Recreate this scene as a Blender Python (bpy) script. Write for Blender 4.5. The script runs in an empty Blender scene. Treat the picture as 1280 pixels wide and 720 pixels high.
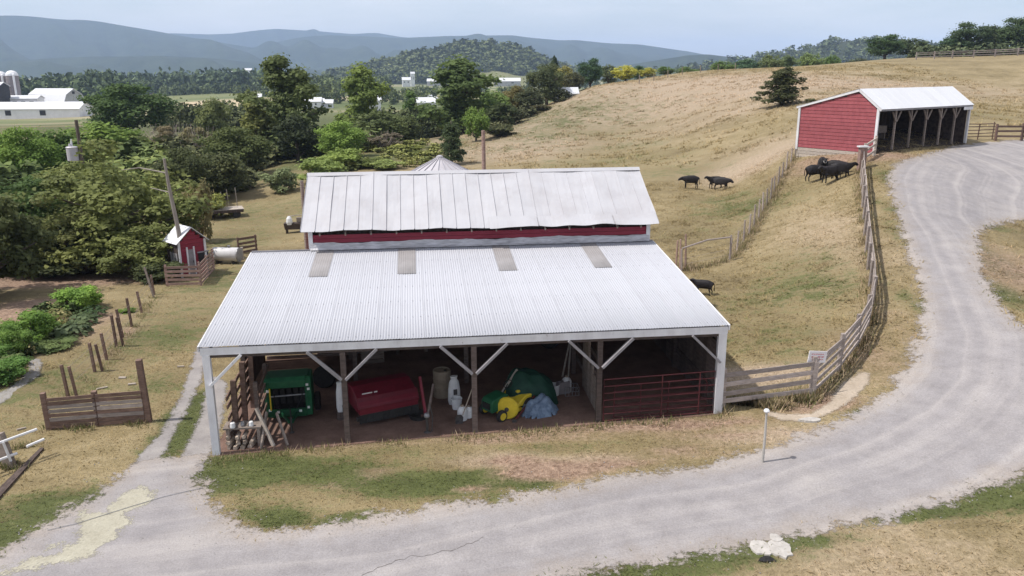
import bpy, bmesh, math, random
import numpy as np
from mathutils import Vector, Matrix, Euler

random.seed(7)
rng = np.random.default_rng(7)
S = bpy.context.scene
COL = S.collection
PI = math.pi

# ------------------------------------------------------------------ camera, world, sun, exposure
CAM_H, PITCH, ROLL, FPX = 10.4, 0.2625, -0.004, 1008.0
cd = bpy.data.cameras.new('camera')
cam = bpy.data.objects.new('camera', cd)
COL.objects.link(cam)
cd.sensor_width = 36.0
cd.lens = FPX / 1280 * 36
cd.clip_start, cd.clip_end = 0.5, 40000
cam.matrix_world = Matrix.Translation((0, 0, CAM_H)) @ Matrix.Rotation(PI / 2 - PITCH, 4, 'X') @ Matrix.Rotation(ROLL, 4, 'Z')
S.camera = cam

SUN_EL, SUN_AZ = math.radians(58), math.atan2(-0.985, -0.17)      # sun to the left
W = bpy.data.worlds.new('World')
S.world = W
W.use_nodes = True
wn = W.node_tree
bgn = wn.nodes['Background']
sky = wn.nodes.new('ShaderNodeTexSky')
sky.sky_type = 'NISHITA'
sky.sun_disc = False
sky.sun_elevation = SUN_EL
sky.sun_rotation = SUN_AZ
sky.altitude = 300
sky.air_density = 1.0
sky.dust_density = 1.6
sky.ozone_density = 3.0
# thin high haze veil drifting over the blue
tcw = wn.nodes.new('ShaderNodeTexCoord'); mpw = wn.nodes.new('ShaderNodeMapping'); mpw.inputs['Scale'].default_value = (1.2, 1.2, 7.0)
nzw = wn.nodes.new('ShaderNodeTexNoise'); nzw.inputs['Scale'].default_value = 2.2; nzw.inputs['Detail'].default_value = 6; nzw.inputs['Roughness'].default_value = .6
mrw = wn.nodes.new('ShaderNodeMapRange'); mrw.inputs[1].default_value = .3; mrw.inputs[2].default_value = .75; mrw.inputs[3].default_value = .28; mrw.inputs[4].default_value = .85
mxw = wn.nodes.new('ShaderNodeMix'); mxw.data_type = 'RGBA'; mxw.inputs[7].default_value = (7.6, 7.5, 7.75, 1)
wn.links.new(tcw.outputs['Generated'], mpw.inputs[0]); wn.links.new(mpw.outputs[0], nzw.inputs['Vector']); wn.links.new(nzw.outputs[0], mrw.inputs[0])
wn.links.new(mrw.outputs[0], mxw.inputs[0]); wn.links.new(sky.outputs[0], mxw.inputs[6]); wn.links.new(mxw.outputs[2], bgn.inputs[0])
bgn.inputs[1].default_value = 0.11

ld = bpy.data.lights.new('sun', 'SUN')
ld.energy = 3.4
ld.angle = math.radians(1.3)
ld.color = (1.0, 0.955, 0.90)
sun = bpy.data.objects.new('sun', ld)
COL.objects.link(sun)
sd = Vector((math.sin(SUN_AZ) * math.cos(SUN_EL), math.cos(SUN_AZ) * math.cos(SUN_EL), math.sin(SUN_EL)))
sun.rotation_euler = (-sd).to_track_quat('-Z', 'Y').to_euler()
sun.location = (0, 0, 60)

S.view_settings.view_transform = 'Standard'
S.view_settings.look = 'None'
S.view_settings.gamma = 1
S.view_settings.exposure = 0.42
S.render.engine = 'CYCLES'
S.cycles.use_denoising = True
S.cycles.max_bounces = 6
S.cycles.diffuse_bounces = 2
S.cycles.transparent_max_bounces = 8
S.cycles.volume_bounces = 1

# ------------------------------------------------------------------ small helpers
def tag(o, label=None, cat=None, group=None, kind=None):
    if label: o['label'] = label
    if cat: o['category'] = cat
    if group: o['group'] = group
    if kind: o['kind'] = kind
    return o

def thing(name, label, cat, loc=(0, 0, 0), rz=0.0, group=None):
    o = bpy.data.objects.new(name, None)
    COL.objects.link(o)
    o.empty_display_size = 0.2
    o.location = loc
    o.rotation_euler = (0, 0, rz)
    return tag(o, label, cat, group)

def link(name, me, parent=None, loc=None, rot=None, scale=None):
    o = bpy.data.objects.new(name, me)
    COL.objects.link(o)
    if parent: o.parent = parent
    if loc is not None: o.location = loc
    if rot is not None: o.rotation_euler = rot
    if scale is not None: o.scale = scale
    return o

def copy_tree(o, parent=None):
    c = o.copy()
    COL.objects.link(c)
    if parent: c.parent = parent
    for ch in list(o.children):
        copy_tree(ch, c)
    return c

class MB:
    """collects shapes; build() links them as one mesh object"""
    def __init__(s):
        s.v, s.f = [], []
    def add(s, vs, fs, M=None):
        n = len(s.v)
        if M is not None: vs = [M @ Vector(v) for v in vs]
        s.v += [tuple(v) for v in vs]
        s.f += [tuple(i + n for i in f) for f in fs]
        return s
    def box(s, c, d, rot=(0, 0, 0), taper=1.0):
        x, y, z = d[0] / 2, d[1] / 2, d[2] / 2
        vs = [(-x, -y, -z), (x, -y, -z), (x, y, -z), (-x, y, -z)]
        vs += [(a * taper, b * taper, z) for a, b in ((-x, -y), (x, -y), (x, y), (-x, y))]
        M = Matrix.Translation(c) @ Euler(rot).to_matrix().to_4x4()
        return s.add(vs, [(3, 2, 1, 0), (4, 5, 6, 7), (0, 1, 5, 4), (1, 2, 6, 5), (2, 3, 7, 6), (3, 0, 4, 7)], M)
    def beam(s, a, b, w, h, up=(0, 0, 1), w2=None, h2=None):
        a, b = Vector(a), Vector(b)
        d = (b - a).normalized()
        up = Vector(up)
        if abs(d.dot(up)) > 0.97: up = Vector((0, 1, 0))
        sx = d.cross(up).normalized()
        uy = sx.cross(d).normalized()
        vs = []
        for p, ww, hh in ((a, w, h), (b, w2 or w, h2 or h)):
            for i, j in ((-1, -1), (1, -1), (1, 1), (-1, 1)):
                vs.append(p + sx * (ww / 2 * i) + uy * (hh / 2 * j))
        return s.add(vs, [(0, 1, 2, 3), (7, 6, 5, 4), (0, 4, 5, 1), (1, 5, 6, 2), (2, 6, 7, 3), (3, 7, 4, 0)])
    def tube(s, pts, r, n=6, cap=True):
        pts = [Vector(p) for p in pts]
        rs = r if isinstance(r, (list, tuple)) else [r] * len(pts)
        vs, fs = [], []
        for i, p in enumerate(pts):
            d = (pts[min(i + 1, len(pts) - 1)] - pts[max(i - 1, 0)]).normalized()
            up = Vector((0, 0, 1)) if abs(d.z) < 0.9 else Vector((1, 0, 0))
            sx = d.cross(up).normalized()
            uy = sx.cross(d)
            for k in range(n):
                a = 2 * PI * k / n
                vs.append(p + sx * (rs[i] * math.cos(a)) + uy * (rs[i] * math.sin(a)))
        for i in range(len(pts) - 1):
            for k in range(n):
                k2 = (k + 1) % n
                fs.append((i * n + k, i * n + k2, (i + 1) * n + k2, (i + 1) * n + k))
        if cap:
            fs.append(tuple(range(n - 1, -1, -1)))
            fs.append(tuple((len(pts) - 1) * n + k for k in range(n)))
        return s.add(vs, fs)
    def lathe(s, prof, n=14, M=None, close=True):
        vs, fs = [], []
        for r, z in prof:
            for k in range(n):
                a = 2 * PI * k / n
                vs.append((r * math.cos(a), r * math.sin(a), z))
        for i in range(len(prof) - 1):
            for k in range(n):
                k2 = (k + 1) % n
                fs.append((i * n + k, i * n + k2, (i + 1) * n + k2, (i + 1) * n + k))
        if close:
            fs.append(tuple(range(n - 1, -1, -1)))
            fs.append(tuple((len(prof) - 1) * n + k for k in range(n)))
        return s.add(vs, fs, M)
    def prism(s, poly, a0, a1, axis='x'):
        """poly of (u,w) extruded along axis from a0 to a1"""
        n = len(poly)
        def mk(t, u, w):
            return (t, u, w) if axis == 'x' else ((u, t, w) if axis == 'y' else (u, w, t))
        vs = [mk(a0, u, w) for u, w in poly] + [mk(a1, u, w) for u, w in poly]
        fs = [tuple(range(n)), tuple(range(2 * n - 1, n - 1, -1))]
        for i in range(n):
            j = (i + 1) % n
            fs.append((i, i + n, j + n, j))
        return s.add(vs, fs)
    def mesh(s, name, mat, smooth=False, fix=True):
        me = bpy.data.meshes.new(name)
        me.from_pydata(s.v, [], s.f)
        if fix:
            bm = bmesh.new(); bm.from_mesh(me)
            bmesh.ops.recalc_face_normals(bm, faces=bm.faces)
            bm.to_mesh(me); bm.free()
        if mat: me.materials.append(mat)
        if smooth:
            me.polygons.foreach_set('use_smooth', [True] * len(me.polygons))
        me.update()
        return me
    def build(s, name, mat, parent=None, smooth=False, bevel=0.0):
        me = s.mesh(name, mat, smooth)
        if bevel > 0:
            bm = bmesh.new(); bm.from_mesh(me)
            bmesh.ops.bevel(bm, geom=list(bm.edges), offset=bevel, segments=1, affect='EDGES', clamp_overlap=True)
            bm.to_mesh(me); bm.free()
        return link(name, me, parent)

def np_mesh(name, verts, faces, mat, attrs=None, smooth=False):
    """fast mesh from numpy arrays; faces Nx3 or Nx4"""
    me = bpy.data.meshes.new(name)
    nv, nf, k = len(verts), len(faces), faces.shape[1]
    me.vertices.add(nv)
    me.vertices.foreach_set('co', np.ascontiguousarray(verts, dtype=np.float32).ravel())
    me.loops.add(nf * k)
    me.loops.foreach_set('vertex_index', np.ascontiguousarray(faces, dtype=np.int32).ravel())
    me.polygons.add(nf)
    me.polygons.foreach_set('loop_start', np.arange(0, nf * k, k, dtype=np.int32))
    me.polygons.foreach_set('loop_total', np.full(nf, k, dtype=np.int32))
    if smooth: me.polygons.foreach_set('use_smooth', np.ones(nf, dtype=bool))
    for an, av in (attrs or {}).items():
        a = me.attributes.new(an, 'FLOAT', 'POINT')
        a.data.foreach_set('value', np.ascontiguousarray(av, dtype=np.float32))
    if mat: me.materials.append(mat)
    me.update(calc_edges=True)
    me.validate()
    return me

# ------------------------------------------------------------------ materials
class NT:
    def __init__(s, name):
        s.m = bpy.data.materials.new(name); s.m.use_nodes = True
        s.t = s.m.node_tree; s.n = s.t.nodes; s.l = s.t.links
        s.b = s.n['Principled BSDF']; s.out = s.n['Material Output']
        s.b.inputs['Specular IOR Level'].default_value = 0.25
    def new(s, t, **kw):
        x = s.n.new(t)
        for k, v in kw.items(): setattr(x, k, v)
        return x
    def put(s, inp, v):
        if hasattr(v, 'is_output'): s.l.new(v, inp)
        elif isinstance(v, (tuple, list)) and len(v) == 3 and inp.type == 'RGBA': inp.default_value = (*v, 1)
        else: inp.default_value = v
    def coord(s, kind='Object'):
        return s.new('ShaderNodeTexCoord').outputs[kind]
    def pos(s):
        return s.new('ShaderNodeNewGeometry').outputs['Position']
    def mapv(s, v, scale=(1, 1, 1), rot=(0, 0, 0)):
        m = s.new('ShaderNodeMapping'); s.l.new(v, m.inputs[0])
        m.inputs['Scale'].default_value = scale; m.inputs['Rotation'].default_value = rot
        return m.outputs[0]
    def noise(s, v, scale, detail=3.0, rough=0.6, dist=0.0):
        x = s.new('ShaderNodeTexNoise')
        if v is not None: s.l.new(v, x.inputs['Vector'])
        x.inputs['Scale'].default_value = scale; x.inputs['Detail'].default_value = detail
        x.inputs['Roughness'].default_value = rough; x.inputs['Distortion'].default_value = dist
        return x.outputs[0]
    def ramp(s, f, stops):
        x = s.new('ShaderNodeValToRGB'); s.l.new(f, x.inputs[0])
        e = x.color_ramp.elements
        while len(e) < len(stops): e.new(0.5)
        for el, (p, c) in zip(e, stops):
            el.position = p; el.color = (*c, 1) if len(c) == 3 else c
        return x.outputs[0]
    def mix(s, f, a, b, mode='MIX'):
        x = s.new('ShaderNodeMix', data_type='RGBA', blend_type=mode)
        s.put(x.inputs[0], f); s.put(x.inputs[6], a); s.put(x.inputs[7], b)
        return x.outputs[2]
    def math(s, op, a, b=0.0, c=None, clamp=False):
        x = s.new('ShaderNodeMath', operation=op, use_clamp=clamp)
        s.put(x.inputs[0], a); s.put(x.inputs[1], b)
        if c is not None: s.put(x.inputs[2], c)
        return x.outputs[0]
    def smooth(s, v, lo, hi):
        x = s.new('ShaderNodeMapRange', interpolation_type='SMOOTHSTEP')
        s.put(x.inputs[0], v); x.inputs[1].default_value = lo; x.inputs[2].default_value = hi
        return x.outputs[0]
    def attr(s, name):
        return s.new('ShaderNodeAttribute', attribute_name=name).outputs['Fac']
    def rnd(s):
        return s.new('ShaderNodeObjectInfo').outputs['Random']
    def bump(s, h, strength=0.3, dist=0.02):
        x = s.new('ShaderNodeBump'); s.l.new(h, x.inputs['Height'])
        x.inputs['Strength'].default_value = strength; x.inputs['Distance'].default_value = dist
        s.l.new(x.outputs[0], s.b.inputs['Normal'])
    def done(s, col, rough=0.85, metal=0.0):
        s.put(s.b.inputs['Base Color'], col); s.put(s.b.inputs['Roughness'], rough)
        s.b.inputs['Metallic'].default_value = metal
        return s.m

def mk(name, c1, c2, scale=4.0, stretch=(1, 1, 1), rough=0.8, bump=0.2, var=0.15, metal=0.0, worn=None, wornamt=0.55, bd=0.01):
    """two colour noise material, per-object brightness, optional worn patches"""
    t = NT(name)
    v = t.mapv(t.coord(), stretch)
    n = t.noise(v, scale, 5, 0.65)
    col = t.ramp(n, [(0.30, c1), (0.70, c2)])
    r = t.math('MULTIPLY_ADD', t.rnd(), 2 * var, 1 - var)
    hsv = t.new('ShaderNodeHueSaturation'); t.l.new(col, hsv.inputs['Color']); t.l.new(r, hsv.inputs['Value'])
    col = hsv.outputs[0]
    if worn:
        w = t.noise(t.mapv(t.coord(), stretch), scale * 2.3, 6, 0.75)
        col = t.mix(t.smooth(w, wornamt, wornamt + 0.12), col, worn)
    if bump: t.bump(n, bump, bd)
    return t.done(col, rough, metal)

M = {}
M['wood_grey'] = mk('weathered_grey_wood', (0.17, 0.135, 0.115), (0.33, 0.275, 0.235), 3, (1, 1, 6), 0.9, 0.3, 0.2)
M['wood_rail'] = mk('weathered_fence_rail', (0.24, 0.20, 0.178), (0.42, 0.36, 0.325), 5, (1, 1, 4), 0.9, 0.3, 0.25)
M['wood_brown'] = mk('brown_fence_wood', (0.11, 0.07, 0.055), (0.24, 0.16, 0.125), 5, (1, 1, 4), 0.9, 0.3, 0.22)
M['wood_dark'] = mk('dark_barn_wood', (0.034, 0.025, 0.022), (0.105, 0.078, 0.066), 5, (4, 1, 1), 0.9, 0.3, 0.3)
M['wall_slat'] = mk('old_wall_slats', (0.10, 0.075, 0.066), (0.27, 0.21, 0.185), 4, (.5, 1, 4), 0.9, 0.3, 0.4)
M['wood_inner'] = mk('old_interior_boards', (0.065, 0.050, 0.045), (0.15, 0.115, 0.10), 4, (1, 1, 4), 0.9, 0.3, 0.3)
M['wood_pen'] = mk('pinkish_pallet_wood', (0.22, 0.14, 0.115), (0.40, 0.28, 0.235), 5, (1, 1, 3), 0.9, 0.3, 0.2)
M['wood_pale'] = mk('pale_stripped_wood', (0.34, 0.29, 0.24), (0.5, 0.44, 0.38), 5, (1, 1, 3), 0.85, 0.2, 0.15)
M['white_wood'] = mk('worn_white_paint', (0.58, 0.57, 0.58), (0.76, 0.76, 0.77), 3, (1, 1, .4), 0.6, 0.1, 0.05, worn=(0.36, 0.33, 0.32), wornamt=0.62)
M['grey_paint'] = mk('greyed_white_paint', (0.20, 0.19, 0.195), (0.32, 0.305, 0.315), 3, (.5, 1, 1), 0.7, 0.15, 0.08, worn=(0.24, 0.21, 0.20), wornamt=0.6)
M['white_pipe'] = mk('white_pipe_paint', (0.68, 0.67, 0.66), (0.8, 0.79, 0.78), 6, rough=0.5, bump=0.0, var=0.03)
M['red_siding'] = mk('red_siding_paint', (0.26, 0.066, 0.076), (0.34, 0.092, 0.102), 3, (1, 1, .5), 0.65, 0.1, 0.07, worn=(0.33, 0.13, 0.13), wornamt=0.68)
M['red_board'] = mk('crimson_board_paint', (0.19, 0.022, 0.042), (0.27, 0.036, 0.058), 2, (.3, 1, 1), 0.6, 0.1, 0.08, worn=(0.15, 0.03, 0.04), wornamt=0.64)
M['flashing'] = mk('crumpled_flashing', (0.30, 0.29, 0.30), (0.62, 0.61, 0.63), 6, (.35, 1, 2), 0.45, 0.4, 0.05, 0.2, worn=(0.16, 0.13, 0.13), wornamt=0.6)
M['pipe_red'] = mk('rusty_red_pipe', (0.065, 0.016, 0.018), (0.12, 0.03, 0.032), 9, rough=0.6, bump=0.1, var=0.1, worn=(0.13, 0.05, 0.03), wornamt=0.6)
M['steel'] = mk('dull_steel', (0.23, 0.23, 0.24), (0.36, 0.36, 0.37), 8, rough=0.5, bump=0.1, metal=0.4)
M['steel_dark'] = mk('dark_greasy_steel', (0.035, 0.033, 0.032), (0.09, 0.08, 0.075), 9, rough=0.6, bump=0.2)
M['wire'] = mk('old_wire', (0.17, 0.14, 0.12), (0.25, 0.21, 0.18), 9, rough=0.7, bump=0)
M['rubber'] = mk('black_rubber', (0.018, 0.018, 0.018), (0.04, 0.038, 0.036), 12, rough=0.8, bump=0.2)
M['green_paint'] = mk('green_machine_paint', (0.010, 0.068, 0.030), (0.018, 0.105, 0.045), 5, rough=0.45, bump=0.05, worn=(0.06, 0.10, 0.05), wornamt=0.62)
M['tarp_green'] = mk('dark_green_tarp', (0.008, 0.036, 0.024), (0.016, 0.062, 0.040), 5, rough=0.6, bump=0.3, bd=0.03)
M['yellow_paint'] = mk('yellow_machine_paint', (0.58, 0.42, 0.03), (0.72, 0.55, 0.05), 6, rough=0.5, bump=0.05, worn=(0.3, 0.2, 0.05), wornamt=0.66)
M['maroon_paint'] = mk('maroon_machine_paint', (0.10, 0.008, 0.016), (0.15, 0.014, 0.025), 4, rough=0.4, bump=0.05, worn=(0.13, 0.04, 0.04), wornamt=0.63)
M['white_plastic'] = mk('white_plastic', (0.62, 0.62, 0.62), (0.75, 0.75, 0.74), 6, rough=0.45, bump=0, worn=(0.4, 0.37, 0.33), wornamt=0.66)
M['tan_plastic'] = mk('tan_drum', (0.24, 0.19, 0.14), (0.34, 0.28, 0.21), 5, rough=0.6, bump=0.1)
M['blue_cloth'] = mk('grey_blue_cloth', (0.08, 0.12, 0.19), (0.24, 0.31, 0.40), 7, rough=0.9, bump=0.4, bd=0.03)
M['orange'] = mk('faded_orange_plastic', (0.36, 0.075, 0.03), (0.50, 0.12, 0.045), 6, rough=0.6, bump=0.1)
M['lamp_lens'] = mk('reflector_lens', (0.62, 0.62, 0.60), (0.75, 0.75, 0.72), 8, rough=0.3, bump=0)
M['black'] = mk('black_matt', (0.012, 0.012, 0.012), (0.03, 0.028, 0.028), 9, rough=0.8, bump=0.2)
M['tank_white'] = mk('white_tank_paint', (0.62, 0.60, 0.60), (0.76, 0.75, 0.75), 3, rough=0.5, bump=0.05, worn=(0.42, 0.34, 0.29), wornamt=0.68)
M['concrete'] = mk('silo_concrete', (0.20, 0.17, 0.17), (0.31, 0.28, 0.28), 0.6, (1, 1, .3), 0.9, 0.1, 0.08)
M['far_white'] = mk('far_white_paint', (0.66, 0.66, 0.67), (0.80, 0.80, 0.81), 0.3, rough=0.6, bump=0, var=0.04)
M['far_grey'] = mk('far_grey_wall', (0.36, 0.36, 0.37), (0.46, 0.46, 0.47), 0.3, rough=0.8, bump=0, var=0.04)
M['far_dark'] = mk('dark_opening', (0.02, 0.02, 0.022), (0.05, 0.045, 0.045), 1, rough=0.9, bump=0)
M['stone'] = mk('pale_stone', (0.36, 0.335, 0.305), (0.50, 0.47, 0.43), 5, rough=0.9, bump=0.5, var=0.05, bd=0.02)
M['sign'] = mk('sign_panel', (0.70, 0.66, 0.66), (0.78, 0.75, 0.75), 5, rough=0.5, bump=0, var=0.02)
M['sign_red'] = mk('sign_print', (0.55, 0.25, 0.26), (0.62, 0.32, 0.32), 8, rough=0.6, bump=0, var=0.02)
M['bark'] = mk('bark', (0.07, 0.055, 0.045), (0.17, 0.14, 0.115), 6, (1, 1, .25), 0.95, 0.6, 0.2, bd=0.05)
M['bark_pale'] = mk('pale_dead_wood', (0.22, 0.19, 0.165), (0.36, 0.32, 0.28), 6, (1, 1, .25), 0.95, 0.5, 0.1, bd=0.03)
M['firewood'] = mk('split_firewood', (0.22, 0.16, 0.12), (0.52, 0.44, 0.36), 5, (1, 1, 1), 0.9, 0.3, 0.3)
M['hide'] = mk('black_cattle_hide', (0.010, 0.009, 0.010), (0.026, 0.022, 0.022), 5, rough=0.62, bump=0.2, var=0.2)
M['hide_white'] = mk('white_hide_patch', (0.6, 0.58, 0.56), (0.72, 0.7, 0.68), 9, rough=0.8, bump=0.1)

def roof_metal(name, base, dirt, streak, rough=0.38, amount=0.5):
    t = NT(name)
    o = t.coord()
    a = t.noise(t.mapv(o, (0.5, 0.5, 0.5)), 1.6, 5, 0.65)
    b = t.noise(t.mapv(o, (7, 0.35, 0.35)), 2.2, 4, 0.6)
    f = t.math('MULTIPLY', t.smooth(a, 0.42, 0.75), amount)
    col = t.mix(f, base, dirt)
    col = t.mix(t.math('MULTIPLY', t.smooth(b, 0.52, 0.8), 0.45), col, streak)
    r = t.math('MULTIPLY_ADD', t.rnd(), 0.05, 0.975)
    hsv = t.new('ShaderNodeHueSaturation'); t.l.new(col, hsv.inputs['Color']); t.l.new(r, hsv.inputs['Value'])
    return t.done(hsv.outputs[0], rough, 0.0)
M['roof_white'] = roof_metal('white_corrugated_metal', (0.46, 0.465, 0.495), (0.40, 0.40, 0.425), (0.37, 0.365, 0.38), 0.55)
M['roof_old'] = roof_metal('old_silvered_roof_metal', (0.48, 0.475, 0.49), (0.38, 0.36, 0.365), (0.36, 0.34, 0.345), 0.5, 0.6)
M['roof_shed'] = roof_metal('shed_white_metal', (0.66, 0.665, 0.68), (0.60, 0.60, 0.61), (0.55, 0.55, 0.56), 0.5)
M['skylight'] = mk('grey_fibreglass', (0.26, 0.245, 0.24), (0.33, 0.31, 0.305), 3, (1, .4, 1), 0.55, 0.1, 0.08)
M['bin_metal'] = mk('galvanised_bin', (0.40, 0.38, 0.40), (0.52, 0.50, 0.52), 1.2, rough=0.5, bump=0.05, var=0.05, metal=0.15)

def leaf_mat(name, tr=0.4):
    """foliage: tint comes from the object's own colour, leaves vary from clump to clump"""
    t = NT(name)
    oi = t.new('ShaderNodeObjectInfo')
    n = t.noise(t.coord(), 0.9, 3, 0.6)
    n2 = t.noise(t.coord(), 5.0, 2, 0.6)
    f = t.math('ADD', t.math('MULTIPLY', t.smooth(n, 0.32, 0.68), 0.75), t.math('MULTIPLY', n2, 0.75))
    val = t.math('MULTIPLY_ADD', f, 0.85, 0.42)
    hsv = t.new('ShaderNodeHueSaturation')
    t.l.new(oi.outputs['Color'], hsv.inputs['Color']); t.l.new(val, hsv.inputs['Value'])
    hue = t.math('MULTIPLY_ADD', n, -0.07, 0.535)
    t.l.new(hue, hsv.inputs['Hue'])
    t.put(t.b.inputs['Base Color'], hsv.outputs[0]); t.b.inputs['Roughness'].default_value = 0.7
    t.b.inputs['Specular IOR Level'].default_value = 0.2
    tl = t.new('ShaderNodeBsdfTranslucent'); t.l.new(hsv.outputs[0], tl.inputs[0])
    ms = t.new('ShaderNodeMixShader'); ms.inputs[0].default_value = tr
    t.l.new(t.b.outputs[0], ms.inputs[1]); t.l.new(tl.outputs[0], ms.inputs[2])
    t.l.new(ms.outputs[0], t.out.inputs[0])
    return t.m
M['leaf'] = leaf_mat('foliage')

# ------------------------------------------------------------------ projection of the lens (for surveying points of the ground)
ct, st_ = math.cos(PITCH), math.sin(PITCH)
FWD = np.array([0, ct, -st_]); UP0 = np.array([0, st_, ct]); RT0 = np.array([1.0, 0, 0])
RT = math.cos(ROLL) * RT0 + math.sin(ROLL) * UP0
UP = -math.sin(ROLL) * RT0 + math.cos(ROLL) * UP0
def ray(px, py):
    d = FWD + RT * ((px - 640) / FPX) + UP * ((360 - py) / FPX)
    return d
def P(px, py, y):
    """point on the sight line at ground distance y"""
    d = ray(px, py); s = y / d[1]
    return np.array([d[0] * s, y, CAM_H + d[2] * s])
def PZ(px, py, z):
    d = ray(px, py); s = (z - CAM_H) / d[2]
    return np.array([d[0] * s, d[1] * s, z])

# ------------------------------------------------------------------ terrain height: thin plate through surveyed points
CT = []
def cz(px, py, z): CT.append(PZ(px, py, z))
def cdist(px, py, d): CT.append(P(px, py, d))
for a in [(-250, 720, 0), (0, 720, 0), (400, 720, 0), (800, 720, .08), (1280, 720, .3), (1500, 720, .45), (0, 600, 0), (270, 571, 0),
          (434, 556, .11), (593, 541, .22), (747, 528, .33), (897, 518, .44), (1280, 600, .6), (1500, 500, 1.6), (1020, 485, .75), (1090, 390, 1.3), (1280, 450, 1.5),
          (330, 270, -1.1), (250, 345, -.6), (175, 390, -.1), (60, 450, 0), (0, 380, -.2), (130, 345, -.7), (20, 330, -.9), (-200, 400, -.3)]:
    cz(*a)
for a in [(1100, 250, 44), (1093, 195, 54.5), (996, 197, 60), (1200, 178, 62), (1280, 280, 43), (1290, 172, 66), (1500, 200, 60), (950, 330, 40), (862, 236, 62),
          (898, 236, 63), (1035, 228, 52), (980, 131, 92), (1280, 110, 125), (1150, 100, 135), (1290, 68, 180), (1130, 73, 180), (1000, 83, 180),
          (860, 90, 175), (790, 101, 165), (740, 109, 158), (700, 130, 140), (650, 162, 116), (610, 190, 98), (700, 200, 85), (800, 150, 115),
          (1500, 62, 180), (1290, 90, 300), (1000, 98, 300), (860, 106, 300), (740, 128, 260), (650, 155, 200), (300, 235, 80), (450, 203, 90), (490, 194, 96), (560, 205, 88),
          (200, 212, 98), (100, 182, 130), (40, 160, 190), (60, 149, 420), (-150, 149, 420), (50, 143.5, 490), (250, 140, 420), (250, 119, 700), (560, 168, 240),
          (430, 152, 300), (520, 132, 450), (600, 107, 1200), (350, 106, 1200), (100, 110, 1200), (0, 101, 2000), (640, 99, 2600), (1280, 97, 2600), (1280, 100, 900), (900, 110, 900),
          (-400, 150, 300), (-600, 260, 60), (1900, 60, 200), (1900, 250, 55)]:
    cdist(*a)
for a in [(0, -30, 0), (-70, 0, -.3), (70, 0, 2.0), (0, 3, 0), (0, -300, -2), (-400, -100, -4), (400, -100, 8), (-3000, 0, -10), (3000, 0, 0), (0, -3000, -10), (-6000, 6000, -12), (6000, 6000, -8), (0, 8500, -8)]:
    CT.append(np.array(a, float))
# the barn stands on a nearly level pad
BX, BY, BA = -8.36, 20.76, 0.118
HE, D1, H1, HU, DR, HR, XL = 3.23, 7.82, 4.10, 4.88, 2.71, 6.56, 1.93
BL = 14.64
cb, sb = math.cos(BA), math.sin(BA)
def BWp(x, y, z=0.0):
    return np.array([BX + cb * x - sb * y, BY + sb * x + cb * y, z])
for a in [(0, 4, 0), (7, 4, .22), (14.64, 4, .46), (0, 8, -.05), (7, 8, .25), (14.64, 8, .5), (2, 13.5, -.2), (14.64, 13.5, .5)]:
    CT.append(BWp(*a))
CT = np.array(CT)
def warp(x, y):
    r = np.sqrt(x * x + y * y) + 1e-6
    s = np.log1p(r / 14.0) / r
    return np.stack([x * s, y * s], -1)
_q = warp(CT[:, 0], CT[:, 1])
def _U(r2): return 0.5 * r2 * np.log(r2 + 1e-12)
_n = len(CT)
_K = _U(((_q[:, None, :] - _q[None]) ** 2).sum(-1)) + np.eye(_n) * 2e-4
_Pm = np.concatenate([np.ones((_n, 1)), _q], 1)
_A = np.zeros((_n + 3, _n + 3)); _A[:_n, :_n] = _K; _A[:_n, _n:] = _Pm; _A[_n:, :_n] = _Pm.T
_sol = np.linalg.solve(_A, np.concatenate([CT[:, 2], np.zeros(3)]))
def gz(x, y):
    x = np.asarray(x, float); y = np.asarray(y, float)
    sh = x.shape
    q = warp(x.ravel(), y.ravel())
    out = np.empty(len(q))
    for i in range(0, len(q), 40000):
        qq = q[i:i + 40000]
        k = _U(((qq[:, None, :] - _q[None]) ** 2).sum(-1))
        out[i:i + 40000] = k @ _sol[:_n] + _sol[_n] + qq @ _sol[_n + 1:]
    return out.reshape(sh)
def gz1(x, y): return float(gz(np.array([x]), np.array([y]))[0])
_S = np.geomspace(10, 9000, 1600)
def G(px, py):
    """where the sight line meets the ground"""
    d = ray(px, py)
    pts = np.array([0, 0, CAM_H])[None] + _S[:, None] * d[None]
    h = pts[:, 2] - gz(pts[:, 0], pts[:, 1])
    k = np.argmax(h < 0)
    if k == 0: return pts[-1]
    a, b = _S[k - 1], _S[k]
    for _ in range(14):
        m = (a + b) / 2
        p = np.array([0, 0, CAM_H]) + m * d
        if p[2] - gz1(p[0], p[1]) < 0: b = m
        else: a = m
    p = np.array([0, 0, CAM_H]) + b * d
    p[2] = gz1(p[0], p[1])
    return p
def on(px, y, zoff=0.0):
    """ground point at distance y straight below what stands zoff above it in a column of the view"""
    z = 0.0
    for _ in range(3):
        x = (px - 640) / FPX * (y * ct + (CAM_H - z - zoff) * st_)
        z = gz1(x, y)
    return np.array([x, y, z])
def V(p): return tuple(float(c) for c in p)

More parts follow.
